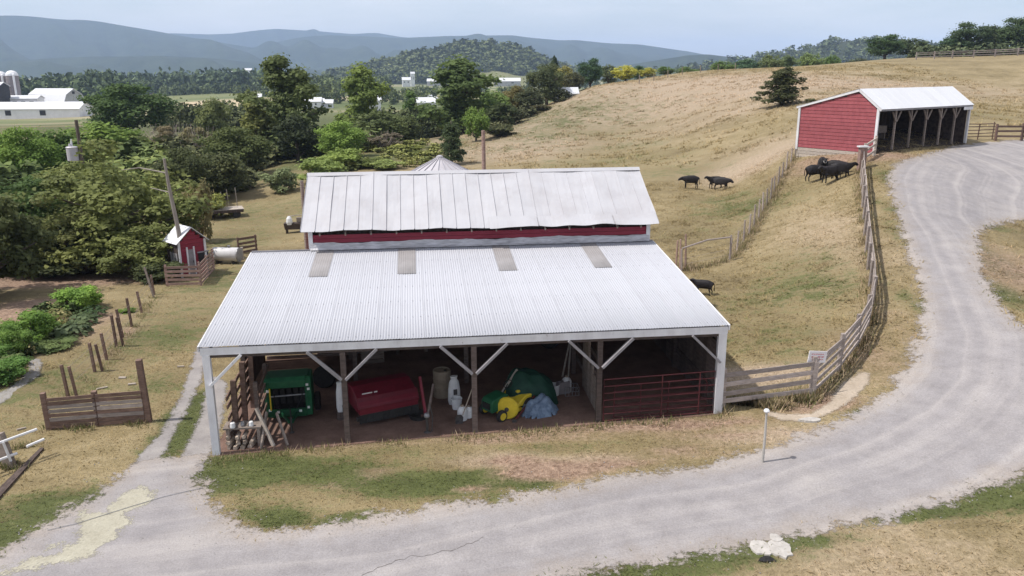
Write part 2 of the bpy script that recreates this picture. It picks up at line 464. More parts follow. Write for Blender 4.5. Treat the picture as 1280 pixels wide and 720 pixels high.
def seg_dist(px, py, poly, closed=True):
    d = np.full(px.shape, 1e9)
    n = len(poly)
    for i in range(n if closed else n - 1):
        a, b = poly[i], poly[(i + 1) % n]
        vx, vy = b[0] - a[0], b[1] - a[1]
        t = np.clip(((px - a[0]) * vx + (py - a[1]) * vy) / (vx * vx + vy * vy + 1e-9), 0, 1)
        d = np.minimum(d, np.hypot(px - a[0] - t * vx, py - a[1] - t * vy))
    return d
def inside(px, py, poly):
    r = np.zeros(px.shape, bool)
    n = len(poly)
    for i in range(n):
        x1, y1 = poly[i][:2]; x2, y2 = poly[(i + 1) % n][:2]
        if y1 == y2: continue
        c = ((y1 > py) != (y2 > py)) & (px < (x2 - x1) * (py - y1) / (y2 - y1) + x1)
        r ^= c
    return r
def sdf(px, py, poly):
    d = seg_dist(px, py, poly)
    return np.where(inside(px, py, poly), d, -d)

# ------------------------------------------------------------------ road outline and other ground shapes
ROAD_PX = [(-120, 760), (-60, 724), (0, 692), (60, 655), (100, 630), (150, 592), (172, 577), (200, 573), (255, 571), (250, 600), (258, 618), (275, 635), (300, 655),
           (330, 664), (400, 656), (480, 645), (560, 630), (640, 620), (700, 610), (760, 597), (830, 588), (900, 577), (960, 560), (1010, 541), (1060, 520), (1100, 497),
           (1135, 460), (1150, 410), (1151, 370), (1141, 330), (1126, 290), (1115, 250), (1110, 218), (1120, 204), (1150, 195), (1200, 181), (1260, 175), (1420, 172),
           (1420, 262), (1290, 273), (1250, 279), (1226, 290), (1221, 310), (1228, 340), (1250, 380), (1282, 409), (1450, 510), (1450, 560), (1285, 592), (1240, 606), (1190, 630),
           (1120, 651), (1060, 656), (1000, 669), (960, 681), (900, 691), (820, 706), (750, 716), (690, 727), (560, 765)]
ROAD = [G(*p) for p in ROAD_PX]
RUT1 = [G(*p) for p in [(160, 590), (178, 566), (205, 537), (225, 497), (238, 462), (244, 440), (258, 415), (275, 440), (257, 452), (250, 478), (236, 508), (216, 545), (201, 573), (198, 590)]]
RUT2 = [G(*p) for p in [(222, 590), (224, 574), (240, 545), (252, 515), (258, 488), (268, 470), (285, 480), (277, 530), (268, 560), (257, 573), (257, 590)]]

# ground masks, given as soft patches on the ground itself: (px, py, rx m, ry m, amount)
GREEN = [(300, 590, 2.2, 1.2, .9), (400, 590, 2.6, 1.0, .75), (520, 605, 2.4, .8, .85), (600, 600, 1.3, .5, 1.1), (560, 610, .9, .3, 1.15), (660, 603, .8, .3, 1.1), (340, 585, 1.0, .5, 1.1), (350, 650, .8, .4, 1.0), (330, 640, 1.6, .9, .55), (430, 650, 1.6, .4, .7), (480, 565, 1.8, .5, .5), (690, 560, 2.0, .5, .5),
         (780, 555, 1.8, .5, .4), (600, 625, 1.6, .3, .6), (560, 575, 1.2, .5, .4), (850, 565, 1.5, .4, .35),
         (30, 670, 3.4, .9, 1.0), (80, 635, 1.8, 1.0, .9), (-80, 700, 3, 2, .9), (225, 545, .8, 1.8, .95), (240, 510, .7, 1.6, .9), (205, 580, .6, .4, .6),
         (150, 440, 2.5, 2.5, .5), (200, 420, 3, 3, .6), (230, 395, 3, 5, .45), (120, 500, 2, 2, .35), (200, 480, 2, 2, .5), (40, 480, 4, 3, .55), (-50, 540, 4, 3, .4),
         (270, 350, 4, 6, .5), (330, 270, 9, 10, .45), (290, 300, 5, 8, .5), (60, 520, 3, 2, .3), (360, 250, 8, 12, .35),
         (930, 260, 5, 4, .55), (905, 250, 4, 3, .5), (880, 290, 6, 4, .4), (960, 420, 5, 3, .45), (1000, 360, 4, 5, .5), (930, 380, 4, 4, .45), (1010, 330, 3, 5, .42), (780, 200, 10, 8, .42), (760, 185, 12, 8, .42), (850, 215, 8, 6, .42), (700, 205, 8, 7, .4), (1180, 140, 12, 10, .4), (990, 440, 3, 2, .4),
         (1226, 320, 1.2, 4.5, .9), (1240, 360, 1.0, 3, .8), (1240, 284, 2.4, .8, .6), (1120, 225, 1.0, 5, .6), (1135, 300, .8, 5, .5), (1148, 380, .7, 4, .5), (1122, 265, .8, 4, .5),
         (830, 700, 3, .35, .9), (1000, 672, 1.6, .3, .8), (1150, 640, 2.2, .35, .95), (1260, 615, 1.6, 1.2, .8), (740, 718, 3, .3, .9), (900, 690, 2, .25, .9), (1070, 468, .7, .4, .4), (1075, 515, .5, .3, .8),
         (1220, 120, 14, 14, .25), (1000, 120, 14, 10, .12), (480, 196, 14, 10, .6), (430, 200, 10, 8, .8), (520, 185, 12, 12, .6), (300, 225, 12, 10, .5),
         (60, 350, 7, 3, .35), (30, 330, 6, 5, .5), (110, 260, 12, 20, .6), (60, 155, 70, 60, 1.0), (200, 190, 40, 40, .9), (460, 140, 90, 140, 1.0), (560, 140, 70, 100, 1.0), (300, 160, 60, 100, .9), (680, 150, 25, 40, .5)]
SOIL = [(690, 588, 1.5, .55, .95), (640, 575, .9, .35, .8), (760, 580, 1.6, .4, .7), (590, 612, .7, .25, .6), (470, 590, .9, .3, .55), (850, 560, 1.2, .3, .6), (20, 420, 3.5, 2.5, .8), (70, 400, 3, 2, .8), (1030, 503, 1.3, .7, .8), (1000, 512, 1.5, .5, .6), (40, 352, 5.5, 2.0, 1.0), (110, 350, 5, 1.8, .8), (0, 395, 3, 2.0, .8), (55, 380, 2.5, 1.4, .8), (175, 352, 3, 1.5, .5), (130, 445, .6, 1.2, .5), (155, 415, .7, 1.5, .6), (147, 425, .6, 1.5, .5),
        (880, 565, 3, .6, .45), (820, 532, 4, .5, .75), (900, 545, 2.5, .6, .5), (1080, 440, 2.2, 5, .45), (1110, 400, 1.6, 6, .4), (1095, 330, 1.3, 8, .3), (640, 548, 4, .4, .6), (700, 590, 1.6, .6, .55), (580, 580, 1.0, .4, .4),
        (420, 556, 5, .3, .5), (1050, 198, 4, 1.8, .7), (1020, 200, 4, 2, .55), (1110, 195, 3, 2, .6), (1035, 235, 4, 4, .3), (1270, 340, 4, 7, .55), (1080, 250, 2, 8, .25), (1020, 290, 2, 7, .25), (960, 290, 1.0, 7, .3), (1140, 690, 5, 1.6, .25)]
STRAW = [(940, 205, 5, 4, .6), (700, 150, 30, 14, .6), (800, 120, 30, 20, .7), (950, 110, 35, 16, .6), (640, 185, 12, 12, .6), (900, 140, 20, 14, .4), (960, 185, 6, 6, .4), (1050, 650, 4, 1, .3), (1100, 700, 5, 2, .3), (940, 470, 2, .8, .8), (960, 545, 2, .7, .4), (1050, 300, 3, 8, .3), (620, 575, 1.6, .5, .5), (440, 600, 1.2, .4, .5), (740, 575, 1.4, .4, .5)]
def blobs(x, y, lst):
    out = np.zeros(x.shape)
    for px, py, rx, ry, a in lst:
        c = G(px, py)
        out = np.maximum(out, a * np.exp(-(((x - c[0]) / rx) ** 2 + ((y - c[1]) / ry) ** 2) * 0.7))
    return out

def graded(lo, hi, step, outer, ratio):
    a = list(np.arange(lo, hi + 1e-6, step))
    s = step
    while a[-1] < outer[1]:
        s *= ratio; a.append(a[-1] + s)
    s = step; b = []
    x = a[0]
    while x > outer[0]:
        s *= ratio; x -= s; b.append(x)
    return np.array(b[::-1] + a)
gx = graded(-26, 46, 0.36, (-9000, 9000), 1.075)
gy = graded(12, 72, 0.36, (-3000, 9000), 1.055)
XX, YY = np.meshgrid(gx, gy)
ZZ = gz(XX, YY)
nearw = np.clip(1 - (np.hypot(XX, YY) - 60) / 60, 0, 1)
ZZ = ZZ + 0.03 * nearw * (np.sin(XX * 1.7 + YY * .9) * np.sin(YY * 1.3 - XX * .4)) * (sdf(XX, YY, ROAD) < -1) * (np.hypot(XX - BWp(7, 4)[0], YY - BWp(7, 4)[1]) > 14)
ny, nx = XX.shape
idx = np.arange(ny * nx).reshape(ny, nx)
gf = np.stack([idx[:-1, :-1], idx[:-1, 1:], idx[1:, 1:], idx[1:, :-1]], -1).reshape(-1, 4)

def grass_colour(t, green, soil, straw):
    """shared by the ground sheet and the grass blades"""
    p = t.pos()
    n_big = t.noise(p, 0.16, 4, 0.6)
    n_mid = t.noise(t.mapv(p, (.75, 1.2, 1)), 1.25, 6, 0.74, 0.4)
    n_fine = t.noise(p, 7.0, 4, 0.7)
    n_grain = t.noise(t.mapv(p, (1, 0.55, 1)), 26.0, 2, 0.7)
    dry = t.ramp(t.math('MULTIPLY_ADD', n_big, .5, t.math('MULTIPLY', n_mid, .5)), [(0.34, (0.130, 0.101, 0.050)), (0.5, (0.222, 0.174, 0.091)), (0.66, (0.322, 0.257, 0.150))])
    pale = t.ramp(n_fine, [(0.3, (0.255, 0.192, 0.127)), (0.7, (0.38, 0.30, 0.215))])
    grn = t.ramp(n_mid, [(0.25, (0.042, 0.052, 0.016)), (0.55, (0.085, 0.096, 0.032)), (0.8, (0.165, 0.158, 0.07))])
    dirt = t.ramp(n_fine, [(0.3, (0.17, 0.108, 0.074)), (0.7, (0.33, 0.235, 0.17))])
    sf = t.smooth(t.math('ADD', straw, t.math('MULTIPLY', t.math('ADD', n_big, n_mid), 0.55)), 0.62, 1.12)
    col = t.mix(sf, dry, pale)
    gn = t.math('ADD', t.math('MULTIPLY', n_mid, 0.95), t.math('MULTIPLY', n_fine, 0.5))
    g = t.smooth(t.math('ADD', t.math('ADD', t.math('MULTIPLY', green, .78), t.math('MULTIPLY', n_big, 0.35)), gn), 1.14, 1.42)
    col = t.mix(g, col, grn)
    s = t.smooth(t.math('ADD', soil, t.math('ADD', t.math('MULTIPLY', n_mid, 0.5), t.math('MULTIPLY', n_fine, 0.4))), 0.72, 1.15)
    col = t.mix(s, col, dirt)
    gr = t.math('MULTIPLY_ADD', n_grain, 0.9, 0.58)
    fr = t.math('MULTIPLY_ADD', n_fine, 0.8, 0.64)
    col = t.mix(1.0, col, t.mix(1.0, gr, fr, 'MULTIPLY'), 'MULTIPLY')
    return col, n_fine, n_grain, n_mid

def ground_material():
    t = NT('pasture')
    col, nf, ng, nm = grass_colour(t, t.attr('green'), t.attr('soil'), t.attr('straw'))
    h = t.math('ADD', t.math('MULTIPLY', nf, 0.7), t.math('MULTIPLY', ng, 0.3))
    t.bump(h, 0.7, 0.10)
    # far away: the tilled and hay fields of the valley
    f = t.attr('field')
    fcol = t.ramp(t.noise(t.mapv(t.pos(), (0.004, 0.012, 0.01)), 1.0, 2, 0.5), [(0.35, (0.10, 0.125, 0.045)), (0.5, (0.17, 0.18, 0.075)), (0.62, (0.36, 0.30, 0.19))])
    col = t.mix(f, col, fcol)
    return t.done(col, 0.95)
gm = ground_material()
dist = np.hypot(XX, YY)
field = np.clip((dist - 320) / 120, 0, 1)
gatt = dict(green=blobs(XX, YY, GREEN).ravel(), soil=blobs(XX, YY, SOIL).ravel(), straw=blobs(XX, YY, STRAW).ravel(), field=field.ravel())
ground = link('ground', np_mesh('ground', np.stack([XX, YY, ZZ], -1).reshape(-1, 3), gf, gm, gatt, True))
tag(ground, kind='structure')

def drape(name, poly, step, lift, mat, margin=0.0, attr_extra=None):
    xs = [p[0] for p in poly]; ys = [p[1] for p in poly]
    ax = np.arange(min(xs) - margin - step, max(xs) + margin + step, step)
    ay = np.arange(min(ys) - margin - step, max(ys) + margin + step, step)
    X, Y = np.meshgrid(ax, ay)
    e = sdf(X, Y, poly)
    keep = e > -margin
    c = keep[:-1, :-1] | keep[1:, :-1] | keep[:-1, 1:] | keep[1:, 1:]
    ii = np.arange(X.size).reshape(X.shape)
    f = np.stack([ii[:-1, :-1], ii[:-1, 1:], ii[1:, 1:], ii[1:, :-1]], -1)[c]
    used, inv = np.unique(f, return_inverse=True)
    x, y = X.ravel()[used], Y.ravel()[used]
    v = np.stack([x, y, gz(x, y) + lift], -1)
    at = dict(edge=e.ravel()[used])
    if attr_extra: at['lane'] = seg_dist(x, y, attr_extra, False)
    me = np_mesh(name, v, inv.reshape(-1, 4), mat, at, True)
    return tag(link(name, me), kind='structure')

def ragged(t, amp=0.5, sc=1.6, soft=0.1):
    """cut a sheet's border raggedly where the grass creeps in"""
    n = t.noise(t.pos(), sc, 5, 0.7)
    n2 = t.noise(t.pos(), sc * 7, 3, 0.7)
    e = t.math('ADD', t.attr('edge'), t.math('MULTIPLY', t.math('SUBTRACT', t.math('ADD', n, t.math('MULTIPLY', n2, 0.5)), 0.75), amp * 2))
    f = t.smooth(e, -soft, soft)
    tr = t.new('ShaderNodeBsdfTransparent')
    ms = t.new('ShaderNodeMixShader')
    t.l.new(f, ms.inputs[0]); t.l.new(tr.outputs[0], ms.inputs[1]); t.l.new(t.b.outputs[0], ms.inputs[2])
    t.l.new(ms.outputs[0], t.out.inputs[0])
    return e

def road_material():
    t = NT('gravel')
    p = t.pos()
    e = ragged(t, 0.85, 1.1, 0.16)
    big = t.noise(p, 0.22, 4, 0.6)
    mid = t.noise(p, 1.6, 4, 0.65)
    fine = t.noise(p, 22, 3, 0.75)
    wob = t.math('ADD', t.attr('lane'), t.math('MULTIPLY', t.noise(p, 0.07, 2, 0.5), 2.6))
    cx = t.new('ShaderNodeCombineXYZ'); t.l.new(wob, cx.inputs[0])
    tracks = t.math('ADD', t.math('MULTIPLY', t.noise(cx.outputs[0], 1.1, 3, 0.62), .72), t.math('MULTIPLY', t.noise(p, 0.55, 4, 0.65), .28))
    grey = t.ramp(mid, [(0.3, (0.222, 0.206, 0.205)), (0.7, (0.292, 0.273, 0.270))])
    warm = (0.41, 0.378, 0.355)
    col = t.mix(t.math('MULTIPLY', t.smooth(tracks, 0.44, 0.68), 0.65), grey, warm)
    col = t.mix(t.math('MULTIPLY', t.smooth(big, 0.52, 0.72), 0.45), col, (0.36, 0.33, 0.305))
    col = t.mix(t.math('MULTIPLY', t.smooth(tracks, 0.47, 0.36), 0.35), col, (0.19, 0.178, 0.182))
    edge = t.smooth(t.math('ADD', t.attr('edge'), t.math('MULTIPLY', mid, 1.2)), 1.6, 0.3)
    col = t.mix(t.math('MULTIPLY', edge, 0.5), col, (0.34, 0.28, 0.22))
    spot = t.noise(p, 3.2, 5, 0.7)
    col = t.mix(t.math('MULTIPLY', t.smooth(spot, 0.58, 0.7), 0.35), col, (0.22, 0.205, 0.20))
    col = t.mix(1.0, col, t.math('MULTIPLY_ADD', fine, 0.85, 0.64), 'MULTIPLY')
    t.bump(t.math('ADD', fine, t.math('MULTIPLY', mid, 0.6)), 0.4, 0.03)
    return t.done(col, 0.92)
def rut_material():
    t = NT('rut_gravel')
    ragged(t, 0.28, 2.2, 0.08)
    fine = t.noise(t.pos(), 18, 3, 0.7)
    col = t.ramp(t.noise(t.pos(), 1.4, 4, 0.6), [(0.3, (0.24, 0.22, 0.212)), (0.7, (0.33, 0.305, 0.285))])
    col = t.mix(1.0, col, t.math('MULTIPLY_ADD', fine, 0.7, 0.66), 'MULTIPLY')
    t.bump(fine, 0.3, 0.02)
    return t.done(col, 0.92)
def soil_material(name, a, b, amp=0.2, cut=True):
    t = NT(name)
    if cut: ragged(t, amp, 2.5, 0.08)
    fine = t.noise(t.pos(), 16, 3, 0.7)
    col = t.ramp(t.noise(t.pos(), 1.7, 5, 0.65), [(0.3, a), (0.7, b)])
    col = t.mix(1.0, col, t.math('MULTIPLY_ADD', fine, 0.7, 0.66), 'MULTIPLY')
    t.bump(fine, 0.4, 0.03)
    return t.done(col, 0.95)
rm = road_material()
LANE = [G(*p) for p in [(-260, 770), (0, 705), (150, 690), (330, 664), (480, 645), (640, 620), (760, 597), (900, 577), (1010, 541), (1100, 497), (1135, 460), (1152, 410), (1150, 360), (1141, 330), (1126, 290), (1115, 250), (1112, 218), (1125, 196)]]
drape('gravel_road', ROAD, 0.36, 0.012, rm, 0.5, LANE)
rtm = rut_material()
drape('wheel_track', RUT1, 0.2, 0.008, rtm, 0.3)
drape('wheel_track', RUT2, 0.2, 0.008, rtm, 0.3)
FLOOR = [BWp(-.1, -.12), BWp(BL + .1, -.12), BWp(BL + .1, D1 + .1), BWp(-.1, D1 + .1)]
drape('barn_floor', FLOOR, 0.3, 0.018, soil_material('packed_red_dirt', (0.125, 0.076, 0.058), (0.22, 0.14, 0.108), 0.12), 0.25)
CLAY = [G(*p) for p in [(955, 513), (985, 519), (1015, 517), (1035, 505), (1050, 482), (1075, 466), (1088, 467), (1085, 480), (1062, 503), (1035, 518), (1005, 527), (978, 526), (958, 519)]]
drape('bare_clay', CLAY, 0.12, 0.014, soil_material('pale_clay', (0.33, 0.27, 0.205), (0.45, 0.38, 0.30), 0.2), 0.15)
STRAWP = [G(*p) for p in [(192, 614), (176, 608), (152, 622), (136, 630), (138, 640), (104, 642), (98, 660), (102, 676), (62, 682), (76, 690), (20, 706), (-20, 722), (40, 712), (82, 703), (112, 699), (150, 664), (166, 656), (160, 641), (186, 630)]]
drape('spilled_straw', STRAWP, 0.1, 0.017, soil_material('chopped_straw', (0.33, 0.305, 0.235), (0.43, 0.405, 0.32), 0.55), 0.5)
GRAVELLOT = [P(470, 176, 215), P(560, 176, 225), P(560, 158, 290), P(490, 160, 285)]

# ------------------------------------------------------------------ grass blades (nobody could count them)
def blade_material():
    t = NT('grass_blades')
    col, nf, ng, nm = grass_colour(t, t.attr('green'), t.attr('soil'), t.attr('straw'))
    col = t.mix(1.0, col, t.math('MULTIPLY_ADD', t.attr('shade'), 0.55, 0.8), 'MULTIPLY')
    g_ = t.new('ShaderNodeNewGeometry')
    vm = t.new('ShaderNodeVectorMath', operation='MULTIPLY_ADD')
    t.l.new(g_.outputs['Normal'], vm.inputs[0]); vm.inputs[1].default_value = (.22, .22, .22); vm.inputs[2].default_value = (0, 0, 1)
    vn = t.new('ShaderNodeVectorMath', operation='NORMALIZE'); t.l.new(vm.outputs[0], vn.inputs[0])
    t.l.new(vn.outputs[0], t.b.inputs['Normal'])
    tl = t.new('ShaderNodeBsdfTranslucent'); t.l.new(vn.outputs[0], tl.inputs['Normal'])
    col = t.mix(1.0, col, (1.75, 1.75, 1.75), 'MULTIPLY')
    t.l.new(col, tl.inputs[0])
    ms = t.new('ShaderNodeMixShader'); ms.inputs[0].default_value = .5
    t.l.new(t.b.outputs[0], ms.inputs[1]); t.l.new(tl.outputs[0], ms.inputs[2]); t.l.new(ms.outputs[0], t.out.inputs[0])
    return t.done(col, 0.9)
bmat = blade_material()
RUTS = [RUT1, RUT2]
def scatter(n, xr, yr, hmin, hmax, name, clump=0, keepf=None, wide=0.016, flat=1.0):
    x = rng.uniform(*xr, n); y = rng.uniform(*yr, n)
    if clump:
        k = max(1, n // clump)
        cxs = rng.uniform(*xr, k); cys = rng.uniform(*yr, k)
        s = rng.integers(0, k, n)
        sg = rng.uniform(0.15, 0.8, k)[s]
        x = cxs[s] + rng.normal(0, 1, n) * sg; y = cys[s] + rng.normal(0, 1, n) * sg
    ok = (sdf(x, y, ROAD) < 0.05 + 0.55 * rng.random(n) ** 3) & ~inside(x, y, FLOOR)
    for r_ in RUTS: ok &= sdf(x, y, r_) < 0.05
    ok &= ~inside(x, y, CLAY)
    ok &= ~inside(x, y, [BWp(XL, D1), BWp(BL, D1), BWp(BL, D1 + 2 * DR), BWp(XL, D1 + 2 * DR)])
    if keepf is not None: ok &= keepf(x, y)
    x, y = x[ok], y[ok]
    n = len(x)
    z = gz(x, y) - 0.01
    g, so, sw = blobs(x, y, GREEN), blobs(x, y, SOIL), blobs(x, y, STRAW)
    kk = rng.uniform(0, 1, n) > so * 0.75
    x, y, z, g, so, sw = (a[kk] for a in (x, y, z, g, so, sw)); n = len(x)
    h = rng.uniform(hmin, hmax, n) * rng.uniform(0.6, 1.3, n)
    a = rng.uniform(0, 2 * PI, n)
    w = wide * rng.uniform(0.6, 1.6, n) * (0.5 + h / hmax)
    lean = rng.uniform(1.0, 2.4, n) * h * flat; la = a + PI / 2
    base = np.stack([x, y, z], -1)
    d = np.stack([np.cos(a) * w, np.sin(a) * w, np.zeros(n)], -1)
    tip = base + np.stack([np.cos(la) * lean, np.sin(la) * lean, h], -1)
    v = np.stack([base - d, base + d, tip], 1).reshape(-1, 3)
    f = np.arange(3 * n).reshape(n, 3)
    rep = lambda q: np.repeat(q, 3)
    sh = rng.uniform(0, 1, n)
    o = link(name, np_mesh(name, v, f, bmat, dict(green=rep(g), soil=rep(so), straw=rep(sw), shade=rep(sh))))
    return tag(o, kind='stuff')
# loose stones along the drive and worn patches in it
def pebbles(n, name):
    x = rng.uniform(-16, 34, n * 9); y = rng.uniform(14, 60, n * 9)
    e = sdf(x, y, ROAD)
    w = np.where(e > 0, np.exp(-e / .8), .6 * np.exp(e / .28)) + .03 * (e > 0)
    k = rng.random(len(x)) < w
    x, y = x[k][:n], y[k][:n]; m = len(x)
    s = rng.uniform(.008, .026, m) * (1 + 1.0 * (rng.random(m) < .03))
    a = rng.uniform(0, 6.28, m)
    c = np.stack([x, y, gz(x, y) + .012], -1)
    base = [np.stack([np.cos(a + t) * s, np.sin(a + t) * s * .8, np.zeros(m)], -1) + c for t in (0, 1.7, 3.3, 4.8)]
    tip = c + np.stack([rng.uniform(-.3, .3, m) * s, rng.uniform(-.3, .3, m) * s, s * .75], -1)
    v = np.stack(base + [tip], 1).reshape(-1, 3)
    o5 = np.arange(m)[:, None] * 5
    f = np.concatenate([o5 + np.array(q) for q in ((0, 1, 4), (1, 2, 4), (2, 3, 4), (3, 0, 4))])
    return tag(link(name, np_mesh(name, v, f, mk('loose_stone', (.22, .205, .20), (.38, .36, .345), 3, rough=.9, bump=0))), 'loose gravel stones strewn along the drive edges', kind='stuff')
pebbles(14000, 'loose_gravel')
def g_label(o, l): tag(o, l, 'grass'); return o
g_label(scatter(170000, (-24, 26), (14, 30), 0.025, 0.075, 'lawn_grass', 30, wide=0.008), 'short patchy lawn grass round the barn front and drive')
g_label(scatter(70000, (6, 34), (26, 66), 0.05, 0.16, 'pasture_grass', 30, wide=0.016), 'grazed dry pasture grass right of the barn')
g_label(scatter(40000, (-24, -4), (28, 75), 0.03, 0.09, 'yard_grass', 30, wide=0.014), 'mown yard grass left of the barn')
g_label(scatter(60000, (-10, 75), (72, 170), 0.08, 0.26, 'tall_dry_grass', 25, wide=0.05, flat=.8), 'tall bleached dry grass over the hillside')

# ================================================================== THE BARN
barn = thing('barn', 'long white-roofed barn with open machine bays under its lean-to', 'barn', (BX, BY, 0), BA)
def lg(x, y):                      # ground height in the barn's own frame
    p = BWp(x, y); return gz1(p[0], p[1])
BAY = 3.66
sl = (H1 - HE) / (D1 + 0.06)
def roofz(y): return HE + (y + 0.06) * sl

# corrugated sheets of the lean-to
NSH = 22
x0, x1 = -0.13, BL + 0.13
sw = (x1 - x0) / NSH
def corrugated(width, y0, y1, per=0.0755, amp=0.011, th=0.004):
    n = max(1, round(width / per)) * 4
    ys = [y0, y0 * .5 + y1 * .5, y1]
    vs, fs = [], []
    for lay in (0, -th):
        for yy in ys:
            for i in range(n + 1):
                vs.append((width * i / n, yy, roofz(yy) + amp * (0, 1, 0, -1)[i % 4] + lay))
    m = (n + 1) * 3
    for j in range(2):
        for i in range(n):
            a = j * (n + 1) + i
            fs.append((a, a + 1, a + n + 2, a + n + 1))
            fs.append((m + a, m + a + n + 1, m + a + n + 2, m + a + 1))
    for i in range(n):
        fs.append((i, m + i, m + i + 1, i + 1))
    return MB().add(vs, fs)
sheet_me = corrugated(sw + 0.03, -0.09, D1 + 0.02).mesh('roof_sheet', M['roof_white'], True, fix=False)
for i in range(NSH):
    link('roof_sheet', sheet_me, barn, (x0 + i * sw - .015, 0, 0.003 * (i % 2) + 0.002 * random.random()))
scr = MB()
for i in range(NSH):
    for r_ in range(7):
        yy = .15 + r_ * 1.25
        for k in (0.11, .34, .57):
            scr.box((x0 + i * sw + k, yy, roofz(yy) + .014), (.022, .022, .010))
o_ = scr.build('screw_heads', M['steel'], barn); o_['kind'] = 'stuff'
# fibreglass skylights let into the upper end of the slope
def on_roof(px, py):
    d = ray(px, py); o = np.array([0, 0, CAM_H])
    s = 20.0
    for _ in range(60):
        p = o + d * s
        lx = cb * (p[0] - BX) + sb * (p[1] - BY); ly = -sb * (p[0] - BX) + cb * (p[1] - BY)
        s += (p[2] - roofz(ly)) * 1.6
    return lx, ly
sky_me = corrugated(0.62, D1 - 2.75, D1 - 0.03, amp=.006).mesh('skylight_panel', M['skylight'], True, fix=False)
for px in (402, 508.5, 633, 752):
    lx, ly = on_roof(px, 331)
    link('skylight_panel', sky_me, barn, (lx - .31, 0, 0.020))
MB().box((BL / 2, D1 + 0.012, H1 + 0.03), (BL + .26, 0.05, 0.06)).build('roof_edge_strip', M['grey_paint'], barn)
for s in (0, 1):
    xx = x0 - .022 if s == 0 else x1 + .022
    MB().beam((xx, -0.1, HE - .07), (xx, D1 + .02, H1 - .07), 0.035, 0.17).build('rake_trim', M['white_wood'], barn)
# eave beam, gutter board
MB().box((BL / 2, -0.055, HE - 0.15), (BL + .24, 0.05, 0.21)).build('fascia_board', M['white_wood'], barn)
MB().box((BL / 2, 0.03, HE - 0.24), (BL, 0.11, 0.22)).build('eave_beam', M['wood_inner'], barn)
# posts of the open front
for i in range(5):
    xx = i * BAY
    zb = lg(xx, 0) - .1
    if i in (0, 4):
        w = 0.20 if i == 0 else 0.24
        MB().box((xx + (.02 if i == 0 else -.02), -0.01, (zb + HE - .26) / 2), (w, 0.16, HE - .26 - zb)).build('post', M['white_wood'], barn)
    else:
        MB().box((xx, 0.04, (zb + HE - .35) / 2), (0.15, 0.15, HE - .35 - zb)).build('post', M['wood_inner'], barn)
for i in range(5):
    xx = i * BAY
    for s in (-1, 1):
        if (i == 0 and s < 0) or (i == 4 and s > 0): continue
        MB().beam((xx + s * .06, -0.075, HE - 1.14), (xx + s * .95, -0.075, HE - .27), 0.07, .20 if i == 0 else .13, (0, 1, 0)).build('brace', M['white_wood' if i == 0 else 'grey_paint'], barn)
# inner posts, rafters, purlins
for i in range(5):
    for yy in (3.9,):
        zb = lg(i * BAY, yy) - .1
        zt = roofz(yy) - .24
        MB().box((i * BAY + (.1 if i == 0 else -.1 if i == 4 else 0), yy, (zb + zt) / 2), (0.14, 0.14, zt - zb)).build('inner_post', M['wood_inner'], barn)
for i in range(13):
    xx = .1 + i * (BL - .2) / 12
    MB().beam((xx, .1, roofz(.1) - .13), (xx, D1 - .06, roofz(D1) - .15), 0.05, 0.15).build('rafter', M['wood_dark'], barn)
# long side: sun comes in at the left, boarded on the right
for k in range(25):
    yy = .32 + k * .305
    zb = lg(BL, yy) - .05
    zt = roofz(yy) - .16
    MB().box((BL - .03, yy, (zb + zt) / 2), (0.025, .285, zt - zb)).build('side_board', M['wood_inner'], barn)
for zf in (.35, .8):
    MB().beam((BL - .075, .2, HE * zf), (BL - .075, D1, HE * zf + .3 * zf), .06, .12).build('wall_girt', M['wood_inner'], barn)
# upper part of the left end: vertical boards hang down from the roof behind the first bay
for k in range(14):
    yy = 3.95 + k * .28
    zt = roofz(yy) - .16
    zb = zt - 1.5 if k < 2 else lg(0, yy) - .05
    MB().box((.03, yy, (zb + zt) / 2), (0.025, .262, zt - zb)).build('side_board', M['wood_inner'], barn)
# board wall of the old barn behind the machines
nb = 15
zb0 = -.15
bh = (H1 - .05 - zb0) / nb
for k in range(nb):
    off = random.uniform(-.012, .012)
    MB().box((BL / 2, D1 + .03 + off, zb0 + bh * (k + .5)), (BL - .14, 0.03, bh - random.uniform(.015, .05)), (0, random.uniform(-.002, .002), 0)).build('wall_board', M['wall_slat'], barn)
for xx in (3.9, 7.6, 11.0):
    MB().box((xx, D1 - .04, 1.9), (.16, .09, 4.0)).build('wall_stud', M['wood_inner'], barn)
# upper storey: red boards, crumpled flashing, dark gap with rafter ends
w0, w1 = XL + .02, BL - .02
YU = D1 + .05
hb = [(H1 + .27, H1 + .42), (H1 + .425, H1 + .575)]
for a, b in hb:
    MB().box(((w0 + w1) / 2, YU + random.uniform(0, .008), (a + b) / 2), (w1 - w0 - .2, 0.03, b - a - .006)).build('red_board', M['red_board'], barn)
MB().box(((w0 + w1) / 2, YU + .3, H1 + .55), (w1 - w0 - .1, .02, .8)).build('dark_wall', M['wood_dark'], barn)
nx_ = 120
vs, fs = [], []
prof = [(-.10, .035), (-.055, .09), (-.03, .17), (-.015, .225), (0, .28)]
ph = [random.uniform(0, 9) for _ in range(6)]
for i in range(nx_ + 1):
    x = w0 + (w1 - w0) * i / nx_
    for j, (dy, dz) in enumerate(prof):
        w = math.sin(x * 1.3 + ph[0]) + .6 * math.sin(x * 3.7 + ph[1] + j) + .4 * math.sin(x * 9 + ph[2] + 2 * j)
        vs.append((x, YU + dy - .03 + .016 * w * (1 if 0 < j < 4 else .4), H1 + dz + .018 * w * (j / 4) + (.015 * w if j == 2 else 0) + random.uniform(-.006, .006)))
k = len(prof)
for i in range(nx_):
    for j in range(k - 1):
        a = i * k + j
        fs.append((a, a + k, a + k + 1, a + 1))
